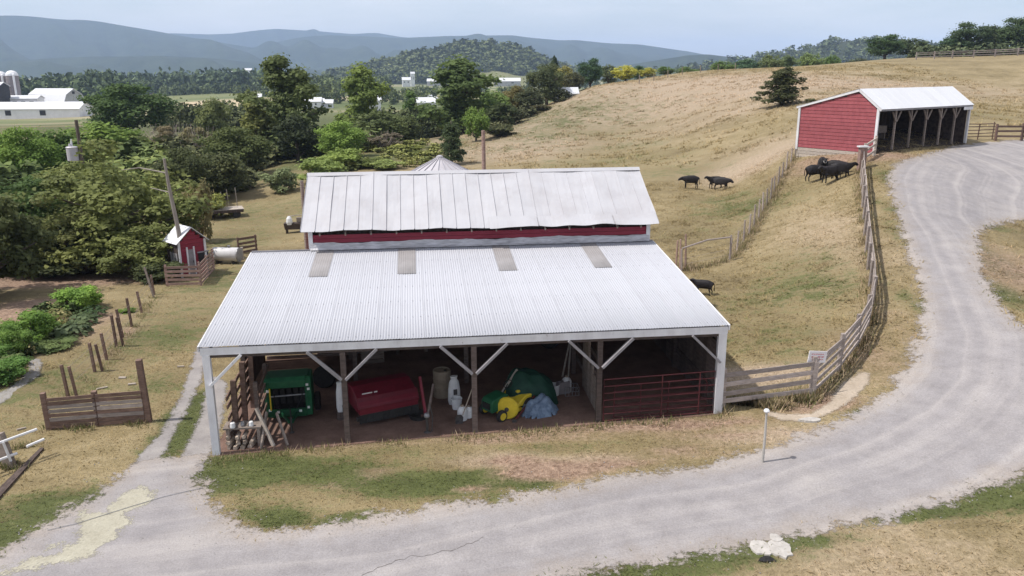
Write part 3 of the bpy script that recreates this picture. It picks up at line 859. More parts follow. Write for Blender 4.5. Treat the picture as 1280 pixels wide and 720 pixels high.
MB().add(vs, fs).build('flashing', M['flashing'], barn)
for xx in (w0 + .03, w1 - .03):
    MB().box((xx, YU - .005, H1 + .40), (.15, .07, .74)).build('corner_trim', M['white_wood'], barn)
# old sheet roof: one panel per seam, dented
YR = D1 + DR
ye, zr_, ze = D1 - .36, HR, HU
ux0, ux1 = XL - .25, BL + .25
NP = 26
pw = (ux1 - ux0) / NP
def dent(x, y):
    return .022 * math.sin(x * 2.1 + math.sin(y * 1.7) * 1.3) + .012 * math.sin(x * 5.3 + y * 2.2) + .009 * math.sin(y * 4.1 + x * .8)
def old_panel(i, back=False):
    m = MB()
    xa = ux0 + i * pw
    cols = [0, .012, .03, .5, .97, .988, 1.0]
    rib = [.034, .034, 0, 0.004 * random.uniform(-1, 1), 0, .034, .034]
    rows = 7
    vs, fs = [], []
    sag = random.uniform(-.015, .015)
    lip = random.uniform(-.008, .008)
    for r in range(rows):
        t = r / (rows - 1)
        yy = (ye - lip) + (YR - ye + lip) * t
        if back: yy = 2 * YR - yy
        zz = ze + (zr_ - ze) * t
        for c, rb in zip(cols, rib):
            x = xa + c * pw
            vs.append((x, yy, zz + (rb if i < 17 else rb * .35) + dent(x, yy) + (sag * math.sin(PI * t))))
    k = len(cols)
    n = len(vs)
    vs += [(a, b, c - .006) for a, b, c in vs]
    for r in range(rows - 1):
        for c in range(k - 1):
            a = r * k + c
            fs.append((a, a + 1, a + k + 1, a + k)); fs.append((n + a, n + a + k, n + a + k + 1, n + a + 1))
    for c in range(k - 1): fs.append((c, n + c, n + c + 1, c + 1))
    return m.add(vs, fs)
for i in range(NP):
    old_panel(i).build('roof_panel', M['roof_old'], barn)
for i in range(NP):
    old_panel(i, True).build('back_roof_panel', M['roof_old'], barn)
# loose patch sheets along the eave on the right half
for a, b, lift in ((17.0, 22.6, .05), (22.7, 25.95, .04), (13.4, 16.95, .035)):
    vs, fs = [], []
    n = 18
    for i in range(n + 1):
        x = ux0 + pw * (a + (b - a) * i / n)
        for t in (-.03, .06, .155):
            yy = ye + (YR - ye) * t
            vs.append((x, yy, ze + (zr_ - ze) * t + dent(x, yy) + lift + .012 * math.sin(x * 4) * (1 - t * 4)))
    for i in range(n):
        for j in range(2):
            q = i * 3 + j
            fs.append((q, q + 3, q + 4, q + 1))
    MB().add(vs, fs).build('patch_sheet', M['roof_old'], barn)
MB().prism([(YR - .14, zr_ - .05), (YR, zr_ + .065), (YR + .14, zr_ - .05), (YR, zr_ + .035)], ux0 - .01, ux1 + .01).build('ridge_cap', M['roof_old'], barn)
for i in range(14):
    x = w0 + .4 + i * (w1 - w0 - .8) / 13
    MB().beam((x, ye + .06, ze - .15), (x, ye + .95, ze + .40), .05, .09).build('rafter_end', M['wood_grey'], barn)
# gable ends and back wall
for xx in (w0 - .0, w1):
    MB().prism([(D1 + .08, -.2), (D1 + .08, HU - .08), (YR, HR - .1), (YR + DR, HU - .08), (YR + DR, -.4)], xx - .02, xx + .02).build('gable_wall', M['red_siding'], barn)
MB().box(((w0 + w1) / 2, YR + DR - .02, 2.2), (w1 - w0 - .1, .04, 5.1)).build('back_wall', M['red_siding'], barn)

# partition between the machine bays and the pen
for k in range(9):
    yy = .55 + k * .26
    zb = lg(3 * BAY, yy)
    zt = zb + random.uniform(1.0, 1.5) if k < 5 else zb + 1.9
    MB().box((3 * BAY + .09, yy, (zb + zt) / 2), (.03, .23, zt - zb), (random.uniform(-.03, .03), 0, 0)).build('partition_board', M['wood_grey'], barn)
for z in (.55, 1.1, 1.65):
    MB().box((3 * BAY + .13, 4.0, lg(3 * BAY, 4) + z), (.04, 6.6, .16)).build('partition_rail', M['wood_inner'], barn)

# board rails closing the left end of the first bay
lend = thing('board_fence', 'dark slanting board rails closing the left end of the open barn', 'fence', tuple(BWp(0.08, .2, 0)), BA)
for k, yy in enumerate((0.5, 1.75, 3.0)):
    zb = lg(0, yy)
    MB().box((.38, yy, zb + .95), (.15, .13, 1.95 + .2 * (k == 1)), (0, .03, 0)).build('post', M['wood_brown'], lend)
for i, z in enumerate((.35, .65, .95, 1.25, 1.55)):
    for ya, yb in ((.1, 1.75), (1.78, 3.4)):
        MB().beam((.27, ya, lg(0, ya) + z + random.uniform(-.05, .03)), (.27, yb, lg(0, yb) + z + random.uniform(-.02, .06)), .035, .13).build('rail', M['wood_brown'], lend)
# second short run of boards further in, beside the green machine
inb = thing('board_fence', 'short inner run of boards between the left end and the green machine', 'fence', tuple(BWp(1.05, .9, 0)), BA)
for yy in (0.0, 1.5):
    MB().box((0, yy, lg(1, yy) + .85), (.12, .12, 1.8)).build('post', M['wood_inner'], inb)
for z in (.3, .62, .94, 1.26, 1.55):
    MB().beam((.08, -.15, lg(1, .9) + z - .08), (.08, 1.75, lg(1, 2.5) + z + .1), .03, .12).build('rail', M['wood_brown'], inb)
# low bench with firewood at the corner post
bench = thing('low_bench', 'low grey plank bench by the left corner post of the barn', 'bench', tuple(BWp(.28, .28, lg(.3, .3))), BA)
MB().box((.42, .22, .62), (1.05, .5, .05)).build('plank_top', M['wood_grey'], bench)
for a, b in ((.0, .03), (.85, .03), (.0, .4), (.85, .4)):
    MB().box((a + .02, b, .3), (.09, .09, .6)).build('leg', M['wood_grey'], bench)
for k in range(11):
    q = BWp(.34 + .20 * (k % 4) + random.uniform(-.03, .03), .36 + random.uniform(-.06, .06), 0)
    lay = k // 4
    q[2] = lg(.4, .4) + .075 + lay * .145
    m = MB()
    r = random.uniform(.055, .085)
    m.prism([(r, 0), (r * .3, r * .9), (-r * .9, r * .5), (-r * .8, -r * .6), (r * .2, -r * .9)], -.2, .2, 'y')
    o = m.build('firewood_log', M['firewood'])
    o.location = V(q); o.rotation_euler = (0, random.uniform(0, 6), BA + random.uniform(-.25, .25))
    tag(o, 'split firewood log stacked under the low bench at the barn corner', 'log', 'firewood under the bench')
for k, (a, b, w) in enumerate(((.45, .3, .16), (.7, .4, .12), (.95, .36, .14))):
    o = MB().lathe([(w * .45, 0), (w * .5, w * .2), (w * .42, w * .9), (w * .3, w)], 9).build('tin_can', M['white_plastic'] if k != 1 else M['steel'])
    q = BWp(a, b, lg(.3, .3) + .645); o.location = V(q)
    tag(o, ['left pale tin standing on the low bench', 'small dull metal tin in the middle of the low bench', 'right pale tin standing on the low bench'][k], 'tin')
for k, (xa, xb, ya, yb) in enumerate(((1.1, 1.55, .5, .2), (1.35, 1.22, .65, .1), (1.6, 1.95, .75, .15))):
    a = BWp(xa, ya, lg(xa, ya) + (1.1, .9, .8)[k]); b = BWp(xb, yb, lg(xb, yb) + .02)
    o = MB().beam(a, b, .05, .11).build('loose_plank', M['wood_grey' if k else 'wood_pale'])
    tag(o, ['pale plank leaning behind the bench', 'grey plank leaning upright right of the bench', 'grey plank slanting down to the floor near the green machine'][k], 'plank')

# ------------------------------------------------------------------ pipe gates of the pen
def pipe_gate(xa, xb, y, z0, h, n, verts, label, r=.018, rounded=False):
    g = thing('pipe_gate', label, 'gate', tuple(BWp(xa, y, 0)), BA)
    L = xb - xa
    za, zb = lg(xa, y) + z0, lg(xb, y) + z0
    if rounded:
        rr = .16
        pts = [(0, 0, za), (0, 0, za + h - rr), (.05, 0, za + h - .05), (rr, 0, za + h), (L - rr, 0, zb + h), (L - .05, 0, zb + h - .05), (L, 0, zb + h - rr), (L, 0, zb), (0, 0, za)]
    else:
        pts = [(0, 0, za), (0, 0, za + h), (L, 0, zb + h), (L, 0, zb), (0, 0, za)]
    MB().tube(pts, r * 1.15, 6).build('gate_frame', M['pipe_red'], g)
    for i in range(1, n):
        f = (i / n) ** 1.0
        MB().tube([(0, 0, za + h * f), (L, 0, zb + h * f)], r, 6).build('bar', M['pipe_red'], g)
    for v in verts:
        z = za + (zb - za) * v
        MB().tube([(L * v, -.03, z), (L * v, -.03, z + h)], r, 6).build('upright', M['pipe_red'], g)
    return g
pipe_gate(3 * BAY + .14, BL - .16, -.02, .06, 1.30, 6, (.52, .86), 'long rusty red pipe gate across the right bay of the barn')
pipe_gate(3 * BAY + .5, BL - .32, .16, .06, 1.02, 5, (.28, .58), 'lower round-cornered red pipe gate standing behind the long one', .016, True)

# ------------------------------------------------------------------ machines and clutter in the open bays
def at_floor(px, py):
    return G(px, py)
# green baler-like machine, front towards us
b0 = at_floor(363, 527)
BS = .82
bal = thing('hay_baler', 'green hay baler with dark square mouth in the left bay', 'machine', V(b0), BA + .05)
W2 = .76
for s in (-1, 1):
    MB().prism([(0, .22), (0.0, 1.62), (.10, 1.72), (.95, 1.70), (1.15, 1.2), (1.1, .4)], s * W2 - .10, s * W2 + .10).build('side_panel', M['green_paint'], bal, bevel=.012)
MB().prism([(-.03, 1.36), (-.03, 1.62), (.08, 1.75), (.16, 1.74), (.06, 1.36)], -.66, .66).build('front_hood', M['green_paint'], bal, bevel=.01)
MB().prism([(.14, 1.71), (.95, 1.70), (.95, 1.73), (.14, 1.745)], -.72, .72).build('top_cover', M['green_paint'], bal)
MB().box((0, .01, .36), (1.32, .12, .30)).build('sill_panel', M['green_paint'], bal, bevel=.01)
MB().box((0, .75, .9), (1.3, .06, 1.4)).build('dark_throat', M['black'], bal)
MB().tube([(-.66, .02, 1.03), (.66, .02, 1.06)], .028, 8).build('cross_bar', M['steel'], bal)
for i in range(5):
    MB().box((-.5 + i * .25, .35, .9), (.17, .02, .7), (.25, 0, 0)).build('belt', M['rubber'], bal)
for x, z in ((-.74, 1.27), (.72, 1.45), (-.7, .52), (.72, .55), (-.4, .44), (.42, .44), (.76, 1.28)):
    MB().box((x, -.045 if abs(x) > .6 else -.065, z), (.10, .03, .09)).build('lamp', M['lamp_lens'], bal, bevel=.006)
for s in (-1, 1):
    wl = MB()
    wl.lathe([(.15, -.1), (.30, -.11), (.36, -.07), (.36, .07), (.30, .11), (.15, .1)], 18, Matrix.Translation((s * .98, 1.0, .36)) @ Matrix.Rotation(PI / 2, 4, 'Y'))
    t_ = wl.build('tyre', M['rubber'], bal)
    MB().lathe([(.02, -.06), (.15, -.07), (.15, .07), (.02, .06)], 12, Matrix.Translation((s * .98, 1.0, .36)) @ Matrix.Rotation(PI / 2, 4, 'Y')).build('rim', M['yellow_paint'], t_)
    MB().beam((s * .3, .0, .36), (s * .06 + .14, -1.0, .42), .07, .10).build('tongue', M['green_paint'], bal)
MB().tube([(.16, -1.05, .62), (.16, -1.05, .06)], .035, 8).build('jack', M['steel_dark'], bal)
MB().lathe([(.10, 0), (.10, .02), (.04, .05)], 10, Matrix.Translation((.16, -1.05, .02))).build('jack_foot', M['steel_dark'], bal)
MB().tube([(.03, -.2, .62), (.1, -.6, .75), (.16, -.98, .55)], .025, 6).build('hydraulic_hose', M['rubber'], bal)

bal.scale = (.80, .82, .82)
MB().box((0, .02, 1.5), (.14, .012, .10)).build('maker_plate', M['yellow_paint'], bal)
for s_ in (-1, 1):
    MB().beam((s_ * .66, -.06, 1.38), (s_ * .66, -.06, .52), .05, .05).build('edge_strip', M['yellow_paint' if s_ < 0 else 'green_paint'], bal)
    MB().tube([(s_ * .55, .1, 1.3), (s_ * .5, -.1, 1.0), (s_ * .3, -.25, .6)], .018, 5).build('hydraulic_hose', M['rubber'], bal)
# maroon mower
m0 = at_floor(486, 527)
mow = thing('hay_mower', 'maroon hay mower with sloping hood in the second bay', 'machine', V(m0), BA + .36)
MB().prism([(-.12, .52), (-.10, .86), (.10, 1.12), (.75, 1.36), (1.35, 1.30), (1.5, .75), (1.45, .55)], -1.0, 1.02).build('hood', M['maroon_paint'], mow, bevel=.02)
MB().prism([(-.135, .72), (-.135, .78), (.09, 1.13), (.09, 1.08)], -1.03, 1.05).build('hood_edge', M['maroon_paint'], mow)
for i in range(8):
    MB().box((-.88 + i * .255, -.10, .36), (.245, .02, .34), (-.12 + .05 * math.sin(i * 2), 0, 0)).build('skirt_flap', M['rubber'], mow)
MB().tube([(-1.0, .25, .22), (1.0, .25, .22)], .09, 10).build('cutter_bar', M['steel_dark'], mow)
for x, w in ((-.62, .34), (-.33, .11)):
    MB().box((x, .225, 1.205), (w, .012, .055), (.35, 0, 0)).build('maker_plate', M['lamp_lens'], mow)
for s in (-1, 1):
    t_ = MB().lathe([(.14, -.09), (.28, -.1), (.33, -.06), (.33, .06), (.28, .1), (.14, .09)], 16, Matrix.Translation((s * 1.17, 1.2, .33)) @ Matrix.Rotation(PI / 2, 4, 'Y')).build('tyre', M['rubber'], mow)
    MB().lathe([(.02, -.05), (.14, -.06), (.14, .06), (.02, .05)], 12, Matrix.Translation((s * 1.17, 1.2, .33)) @ Matrix.Rotation(PI / 2, 4, 'Y')).build('rim', M['maroon_paint'], t_)
mow.scale = (.92, .85, .80)
# the mower's hitch pole standing on its jack
h0 = at_floor(533, 541)
hit = thing('drawbar', 'narrow dark implement drawbar on a jack beside the maroon mower', 'drawbar', V(h0), BA)
MB().beam((-.14, .55, 1.55), (.0, .06, .5), .07, .09).build('bar', M['maroon_paint'], hit)
MB().beam((.26, .55, 1.3), (.06, .06, .5), .06, .08).build('bar', M['wood_inner'], hit)
MB().tube([(.03, 0, .6), (.03, 0, .05)], .04, 8).build('jack', M['steel_dark'], hit)
MB().lathe([(.11, 0), (.11, .025), (.05, .05)], 10, Matrix.Translation((.03, 0, .0))).build('jack_foot', M['steel_dark'], hit)
MB().lathe([(.08, 0), (.09, .05), (.06, .12)], 10, Matrix.Translation((.03, 0, .5))).build('coupler', M['steel'], hit)
MB().tube([(.12, .1, .9), (.2, .05, .45), (.16, -.02, .05)], .018, 6).build('chain', M['steel_dark'], hit)

# lawn tractor: green hood, yellow wheels and fender
t0 = at_floor(617, 522)
ltr = thing('lawn_tractor', 'green lawn tractor with yellow wheels and fender', 'tractor', V(t0), BA - .95)
# local: +x is forwards... the nose points to the lower left, so the body runs along local y
MB().prism([(-.28, .30), (-.30, .62), (-.22, .74), (.30, .82), (.42, .78), (.42, .30)], -.26, .26).build('hood', M['green_paint'], ltr, bevel=.03)
MB().box((0, -.31, .52), (.34, .03, .2)).build('grille', M['black'], ltr)
MB().prism([(.4, .32), (.42, .46), (.62, .40), (.95, .62), (1.35, .66), (1.48, .56), (1.42, .40), (.9, .30)], -.46, .46).build('fender', M['yellow_paint'], ltr, bevel=.03)
MB().prism([(.86, .66), (.88, .76), (1.22, .78), (1.32, 1.08), (1.38, 1.06), (1.30, .68)], -.21, .21).build('seat', M['yellow_paint'], ltr, bevel=.03)
MB().tube([(0, .42, .75), (0, .62, 1.02)], .02, 6).build('steering_column', M['black'], ltr)
sw_ = MB()
ring = [(math.cos(a) * .16, .62 + math.sin(a) * .11, 1.02 + math.sin(a) * .10) for a in [2 * PI * i / 14 for i in range(15)]]
sw_.tube(ring, .016, 6).build('steering_wheel', M['black'], ltr)
for s in (-1, 1):
    for yy, R, w in ((-.02, .2, .14), (1.12, .27, .22)):
        T = Matrix.Translation((s * (.42 if R < .25 else .48), yy, R)) @ Matrix.Rotation(PI / 2, 4, 'Y')
        t_ = MB().lathe([(R * .55, -w * .5), (R * .9, -w * .5), (R, -w * .3), (R, w * .3), (R * .9, w * .5), (R * .55, w * .5)], 18, T).build('tyre', M['rubber'], ltr)
        MB().lathe([(.03, -w * .52), (R * .62, -w * .56), (R * .62, w * .56), (.03, w * .52)], 14, T).build('rim', M['yellow_paint'], t_)
MB().box((0, .55, .2), (.95, .6, .12)).build('mower_deck', M['yellow_paint'], ltr, bevel=.03)
yb = at_floor(634, 524)
disc = thing('round_hopper', 'round yellow hopper facing out beside the lawn tractor', 'hopper', V(yb + np.array([0.0, 0.0, .36])), BA - .25)
MB().lathe([(.02, -.10), (.30, -.09), (.355, -.03), (.355, .03), (.31, .09), (.02, .11)], 20, Matrix.Rotation(PI / 2, 4, 'X')).build('drum', M['yellow_paint'], disc)
MB().lathe([(.02, 0), (.07, 0), (.06, .06), (.02, .07)], 10, Matrix.Translation((0, -.1, 0)) @ Matrix.Rotation(PI / 2, 4, 'X')).build('hub', M['steel_dark'], disc)
MB().beam((-.2, .05, -.36), (-.12, .05, -.1), .05, .05).build('leg', M['steel_dark'], disc)
MB().beam((.2, .05, -.36), (.12, .05, -.1), .05, .05).build('leg', M['steel_dark'], disc)
ltr.scale = (.95, .95, .92)
# tarp-covered machine behind it
c0 = at_floor(663, 508)
n = 22
vs, fs = [], []
for j in range(n + 1):
    for i in range(n + 1):
        u, v = i / n * 2 - 1, j / n * 2 - 1
        r = (abs(u) ** 3 + abs(v) ** 3) ** (1 / 3)
        hgt = 1.28 * max(0, 1 - r ** 3.5) ** .55 * (1 - .22 * u) + .05 * math.sin(u * 9 + v * 4) + .04 * math.sin(v * 13)
        vs.append((u * .85, v * .6, max(.0, hgt * .82)))
for j in range(n):
    for i in range(n):
        a = j * (n + 1) + i
        fs.append((a, a + 1, a + n + 2, a + n + 1))
o = MB().add(vs, fs).build('covered_machine', M['tarp_green'], None, True)
o.location = V(c0 + np.array([0, .3, 0])); o.rotation_euler = (0, 0, BA)
tag(o, 'machine under a dark green tarp behind the yellow parts', 'tarp')
a = at_floor(616, 520)
o = MB().beam(a + np.array([.05, .1, .35]), a + np.array([.75, .8, 1.2]), .055, .055).build('steel_bar', M['wood_pale'])
tag(o, 'pale slanting bar leaning over the green tractor', 'bar')
# blue-grey bundle and red shaft
u0 = at_floor(675, 516)
vs, fs = [], []
n = 16
for j in range(n + 1):
    for i in range(n + 1):
        u, v = i / n * 2 - 1, j / n * 2 - 1
        r = math.hypot(u, v)
        hgt = .52 * max(0, 1 - r ** 2.4) + .07 * math.sin(u * 7 + 2 * v) * (r < 1) + .05 * math.sin(v * 11 - u * 5) * (r < 1)
        vs.append((u * .62, v * .42, max(0, hgt)))
for j in range(n):
    for i in range(n):
        q = j * (n + 1) + i
        if math.hypot((i + .5) / n * 2 - 1, (j + .5) / n * 2 - 1) < 1.02:
            fs.append((q, q + 1, q + n + 2, q + n + 1))
o = MB().add(vs, fs).build('tarp_bundle', M['blue_cloth'], None, True)
o.location = V(u0); o.rotation_euler = (0, 0, .3)
tag(o, 'crumpled grey-blue tarp bundle on the dirt floor', 'tarp')
a, b = at_floor(668, 512), at_floor(643, 528)
sh = thing('digging_bar', 'reddish shaft with dark foot resting against the blue bundle', 'tool', V(b))
MB().tube([(0, 0, .05), tuple(a - b + np.array([0, 0, .45]))], .035, 7).build('shaft', M['pipe_red'], sh)
MB().box((0, 0, .05), (.14, .10, .10)).build('foot', M['steel_dark'], sh, bevel=.015)

def bucket(px, py, h, r, label, mat='white_plastic', handle=True):
    p = at_floor(px, py)
    b = thing('bucket', label, 'bucket', V(p))
    MB().lathe([(r * .82, 0), (r, h), (r * 1.06, h), (r * 1.06, h * .94), (r * .98, h * .93), (r * .94, h * .97), (r * .8, .02)], 14, close=False).build('pail', M[mat], b)
    MB().lathe([(.0, .015), (r * .8, .015)], 14, close=False).build('pail_base', M[mat], b)
    if handle:
        MB().tube([(r * math.cos(t), -.03 - .02 * math.sin(t), h * .85 - .12 * math.sin(t)) for t in [PI * k / 8 for k in range(9)]], .008, 5).build('handle', M['steel'], b)
    return b
bucket(571, 511, .36, .17, 'white bucket on the floor left of the red post')
bucket(693, 494, .38, .17, 'white bucket standing behind the blue bundle')
def jug(px, py, h, label):
    p = at_floor(px, py)
    j = thing('plastic_jug', label, 'jug', V(p), random.uniform(0, 3))
    w = h * .3
    MB().lathe([(w * .9, 0), (w, h * .05), (w, h * .65), (w * .75, h * .8), (w * .3, h * .9)], 10).build('body', M['white_plastic'], j)
    MB().lathe([(w * .34, h * .9), (w * .34, h), (0.01, h)], 8).build('cap', M['tan_plastic'], j)
    MB().tube([(w * .9, 0, h * .55), (w * 1.25, 0, h * .7), (w * .6, 0, h * .84)], w * .16, 6).build('handle', M['white_plastic'], j)
jug(578, 525, .50, 'tall white jug in front of the white bucket')
jug(586, 522, .40, 'smaller white jug next to the red post')
jug(676, 500, .50, 'white jug behind the tarp bundle')
jug(708, 489, .55, 'white jug on the floor by the pen partition')
p = at_floor(553, 495)
o = thing('drum', 'tan drum standing at the back of the second bay', 'drum', V(p))
MB().lathe([(.27, 0), (.29, .03), (.28, .3), (.295, .32), (.28, .34), (.28, .6), (.295, .62), (.28, .64), (.29, .9), (.26, .92), (.25, .90)], 18).build('body', M['tan_plastic'], o)
MB().lathe([(.05, .9), (.05, .94), (.01, .94)], 8, Matrix.Translation((.12, -.1, 0))).build('bung', M['black'], o)
p = at_floor(568, 505)
o = thing('seed_sack', 'upright pale sack leaning in the dark behind the white bucket', 'sack', V(p), .4)
MB().lathe([(.17, 0), (.21, .15), (.20, .5), (.16, .75), (.10, .86), (.13, .95)], 12, Matrix.Diagonal((1, .6, 1, 1))).build('bag', M['white_plastic'], o)
MB().box((0, -.125, .45), (.12, .02, .18)).build('print', M['steel_dark'], o)
p = at_floor(714, 493)
o = thing('wire_crate', 'small wire crate on the floor by the partition', 'crate', V(p), BA)
for k in range(5):
    for z in (.02, .16, .30):
        if k < 2: MB().tube([(-.22, (k - .5) * .36, z), (.22, (k - .5) * .36, z)], .008, 4).build('wire', M['steel'], o)
    MB().tube([(-.22 + .11 * k, -.18, 0), (-.22 + .11 * k, -.18, .3)], .008, 4).build('wire', M['steel'], o)
    MB().tube([(-.22 + .11 * k, .18, 0), (-.22 + .11 * k, .18, .3)], .008, 4).build('wire', M['steel'], o)
for s in (-.22, .22):
    for z in (.02, .16, .30): MB().tube([(s, -.18, z), (s, .18, z)], .008, 4).build('wire', M['steel'], o)
# things on the back wall
q = BWp(8.55, D1 - .35, 2.35)
o = thing('orange_bin', 'faded orange bin hung high on the back wall', 'bin', V(q), BA)
MB().lathe([(.20, 0), (.26, .45), (.28, .5), (.28, .55)], 12).build('tub', M['orange'], o)
MB().beam((0, .1, .3), (0, .36, .5), .04, .04).build('bracket', M['steel_dark'], o)
q = BWp(12.05 - 1.0, D1 - .12, 1.0)
o = thing('mesh_screen', 'grey wire mesh panel standing against the back wall', 'panel', V(q), BA)
MB().tube([(0, 0, 0), (0, 0, 1.5), (.62, 0, 1.5), (.62, 0, 0), (0, 0, 0)], .018, 5).build('frame', M['steel'], o)
for k in range(1, 9): MB().tube([(0, -.01, k * 1.5 / 9), (.62, -.01, k * 1.5 / 9)], .009, 4).build('wire', M['steel'], o)
for k in range(1, 7): MB().tube([(k * .62 / 7, -.02, 0), (k * .62 / 7, -.02, 1.5)], .009, 4).build('wire', M['steel'], o)
for k, (xa, za, xb, zb, yb) in enumerate(((9.5, 2.9, 9.75, .1, .5), (9.75, 2.8, 9.3, .12, .6), (11.0, 1.4, 10.55, .1, 3.6), (11.05, 1.7, 10.75, .1, 3.3))):
    y = D1 - .1 if k < 2 else 4.6
    a = BWp(xa, y, za if k < 2 else za); b = BWp(xb, y - yb if k < 2 else y - 1.0, lg(xb, y - .5) + .03)
    o = MB().beam(a, b, .05, .07).build('loose_pole', M['wood_grey' if k < 2 else 'wood_pale'])
    tag(o, ['first long dark pole leaning on the back wall behind the tarp', 'second long dark pole crossing behind the tarp', 'pale lath leaning left of the pen partition', 'taller lath leaning next to the pen partition'][k], 'pole')
q = BWp(4.7, D1 - .14, 1.75)
o = thing('shelf_rack', 'grey wooden shelf rail with a hanging slat on the back wall', 'shelf', V(q), BA)
MB().box((1.0, 0, .35), (3.4, .12, .09)).build('shelf_board', M['wood_grey'], o)
MB().box((.1, 0, .75), (2.2, .06, .12)).build('shelf_board', M['wood_inner'], o)
MB().box((2.6, -.02, -.1), (.10, .05, .9)).build('slat', M['wood_grey'], o)
for px_, nm in ((430, 0),):
    p = at_floor(427, 524)
    o = thing('salt_sack', 'narrow white sack leaning on the first dark post', 'sack', V(p), .2)
    MB().lathe([(.10, .25), (.13, .4), (.12, .9), (.08, 1.15), (.10, 1.22)], 10, Matrix.Diagonal((1, .6, 1, 1))).build('bag', M['white_plastic'], o)
    MB().lathe([(.14, 0), (.15, .02), (.14, .25)], 10).build('stand', M['wood_inner'], o)
# pale feed trough hung at the rear of the pen
q = BWp(12.75, D1 - .5, 2.5)
o = thing('hay_rack', 'grey slatted hay rack hung at the back of the right bay', 'rack', V(q), BA)
for k in range(6): MB().beam((k * .26, 0, .75), (k * .26, -.1, -.1 - .5 * (k == 5)), .17, .03, (0, 1, 0)).build('slat', M['wood_grey'], o)
MB().box((.65, .08, .8), (1.6, .06, .1)).build('rail', M['wood_inner'], o)

# odds and ends that fill the bays
def ring_pts(r, n=18, wob=.0): return [(r * math.cos(2 * PI * k / n), wob * math.sin(k * 2.1), r * math.sin(2 * PI * k / n)) for k in range(n + 1)]
q = BWp(9.15, D1 - .12, 1.75)
o = thing('hose_coil', 'coiled dark hose hung on the back wall behind the tarp', 'hose', V(q), BA)
for k in range(4): MB().tube(ring_pts(.24 + .03 * k, wob=.02), .016, 5).build('coil', M['rubber'], o)
MB().box((0, .05, .28), (.06, .1, .05)).build('hook', M['steel'], o)
for k, (x, y, lab) in enumerate(((2.55, 4.6, 'worn tyre leaning in the dark behind the green machine'), (10.6, 6.6, 'worn tyre lying against the back wall near the partition'))):
    q = BWp(x, y, lg(x, y))
    o = thing('spare_tyre', lab, 'tyre', V(q), BA)
    T = Matrix.Translation((0, 0, .38)) @ Matrix.Rotation(PI / 2 - .3, 4, 'X')
    MB().lathe([(.2, -.1), (.34, -.11), (.39, -.06), (.39, .06), (.34, .11), (.2, .1)], 18, T).build('rubber', M['rubber'], o)
    MB().lathe([(.05, -.04), (.21, -.06), (.21, .06), (.05, .04)], 12, T).build('rim', M['steel_dark'], o)
for k, (x, y, z, lab) in enumerate(((9.2, 1.5, 0, 'left concrete block on the dirt floor by the blue bundle'), (10.35, 2.3, 0, 'right concrete block on the dirt floor by the partition'), (10.33, 2.3, .2, 'upper concrete block stacked by the partition'))):
    q = BWp(x, y, lg(x, y) + .02 + z)
    o = thing('concrete_block', lab, 'block', V(q), BA + .2 * k)
    for a, b, w, d in ((0, -.085, .4, .03), (0, .085, .4, .03), (-.185, 0, .03, .14), (0, 0, .03, .14), (.185, 0, .03, .14)):
        MB().box((a, b, .1), (w, d, .2)).build('web', M['concrete'], o)
q = BWp(4.05, 6.9, lg(4, 6.9))
o = thing('wooden_crate', 'slatted wooden crate in the dark corner behind the mower', 'crate', V(q), BA + .1)
for k in range(4):
    for s_ in (-.3, .3): MB().box((0, s_, .1 + k * .16), (.8, .02, .13)).build('slat', M['wood_grey'], o)
for a in (-.38, .38):
    for b in (-.28, .28): MB().box((a, b, .33), (.05, .04, .66)).build('corner', M['wood_grey'], o)
q = BWp(6.9, 1.9, lg(6.9, 1.9))
o = thing('shovel', 'shovel standing against the third post', 'shovel', V(q), BA)
MB().tube([(.42, -1.7, 1.45), (.1, -1.25, .3)], .018, 6).build('handle', M['wood_pale'], o)
MB().prism([(-.12, 0), (-.12, .22), (-.06, .30), (.06, .30), (.12, .22), (.1, .03), (0, -.03)], -1.24, -1.22, 'y').build('blade', M['steel_dark'], o)
q = BWp(5.7, 1.35, lg(5.7, 1.35))
o = thing('rubber_pan', 'low black feed pan on the floor in front of the mower', 'pan', V(q))
MB().lathe([(.02, .02), (.24, .02), (.30, .16), (.32, .16), (.26, 0), (.02, 0)], 16, close=False).build('pan_shell', M['rubber'], o)
for k in range(6):
    x = 3.2 + .9 * k * (1 + .1 * math.sin(k * 3)); h = (1.2, .8, 1.5, 1.0, 1.3, .9)[k]
    y = D1 - .25
    q = BWp(x, y, lg(x, y))
    o = MB().beam((0, -.25, 0), (.12 * math.sin(k), .12, h + .5), .14, .03, (0, 1, 0)).build('loose_board', M['wood_grey' if k % 2 else 'wood_inner'])
    o.location = V(q); o.rotation_euler = (0, 0, BA)
    tag(o, ['first', 'second', 'third', 'fourth', 'fifth', 'sixth'][k] + ' loose board leaning on the dark back wall, counted from the left', 'board')

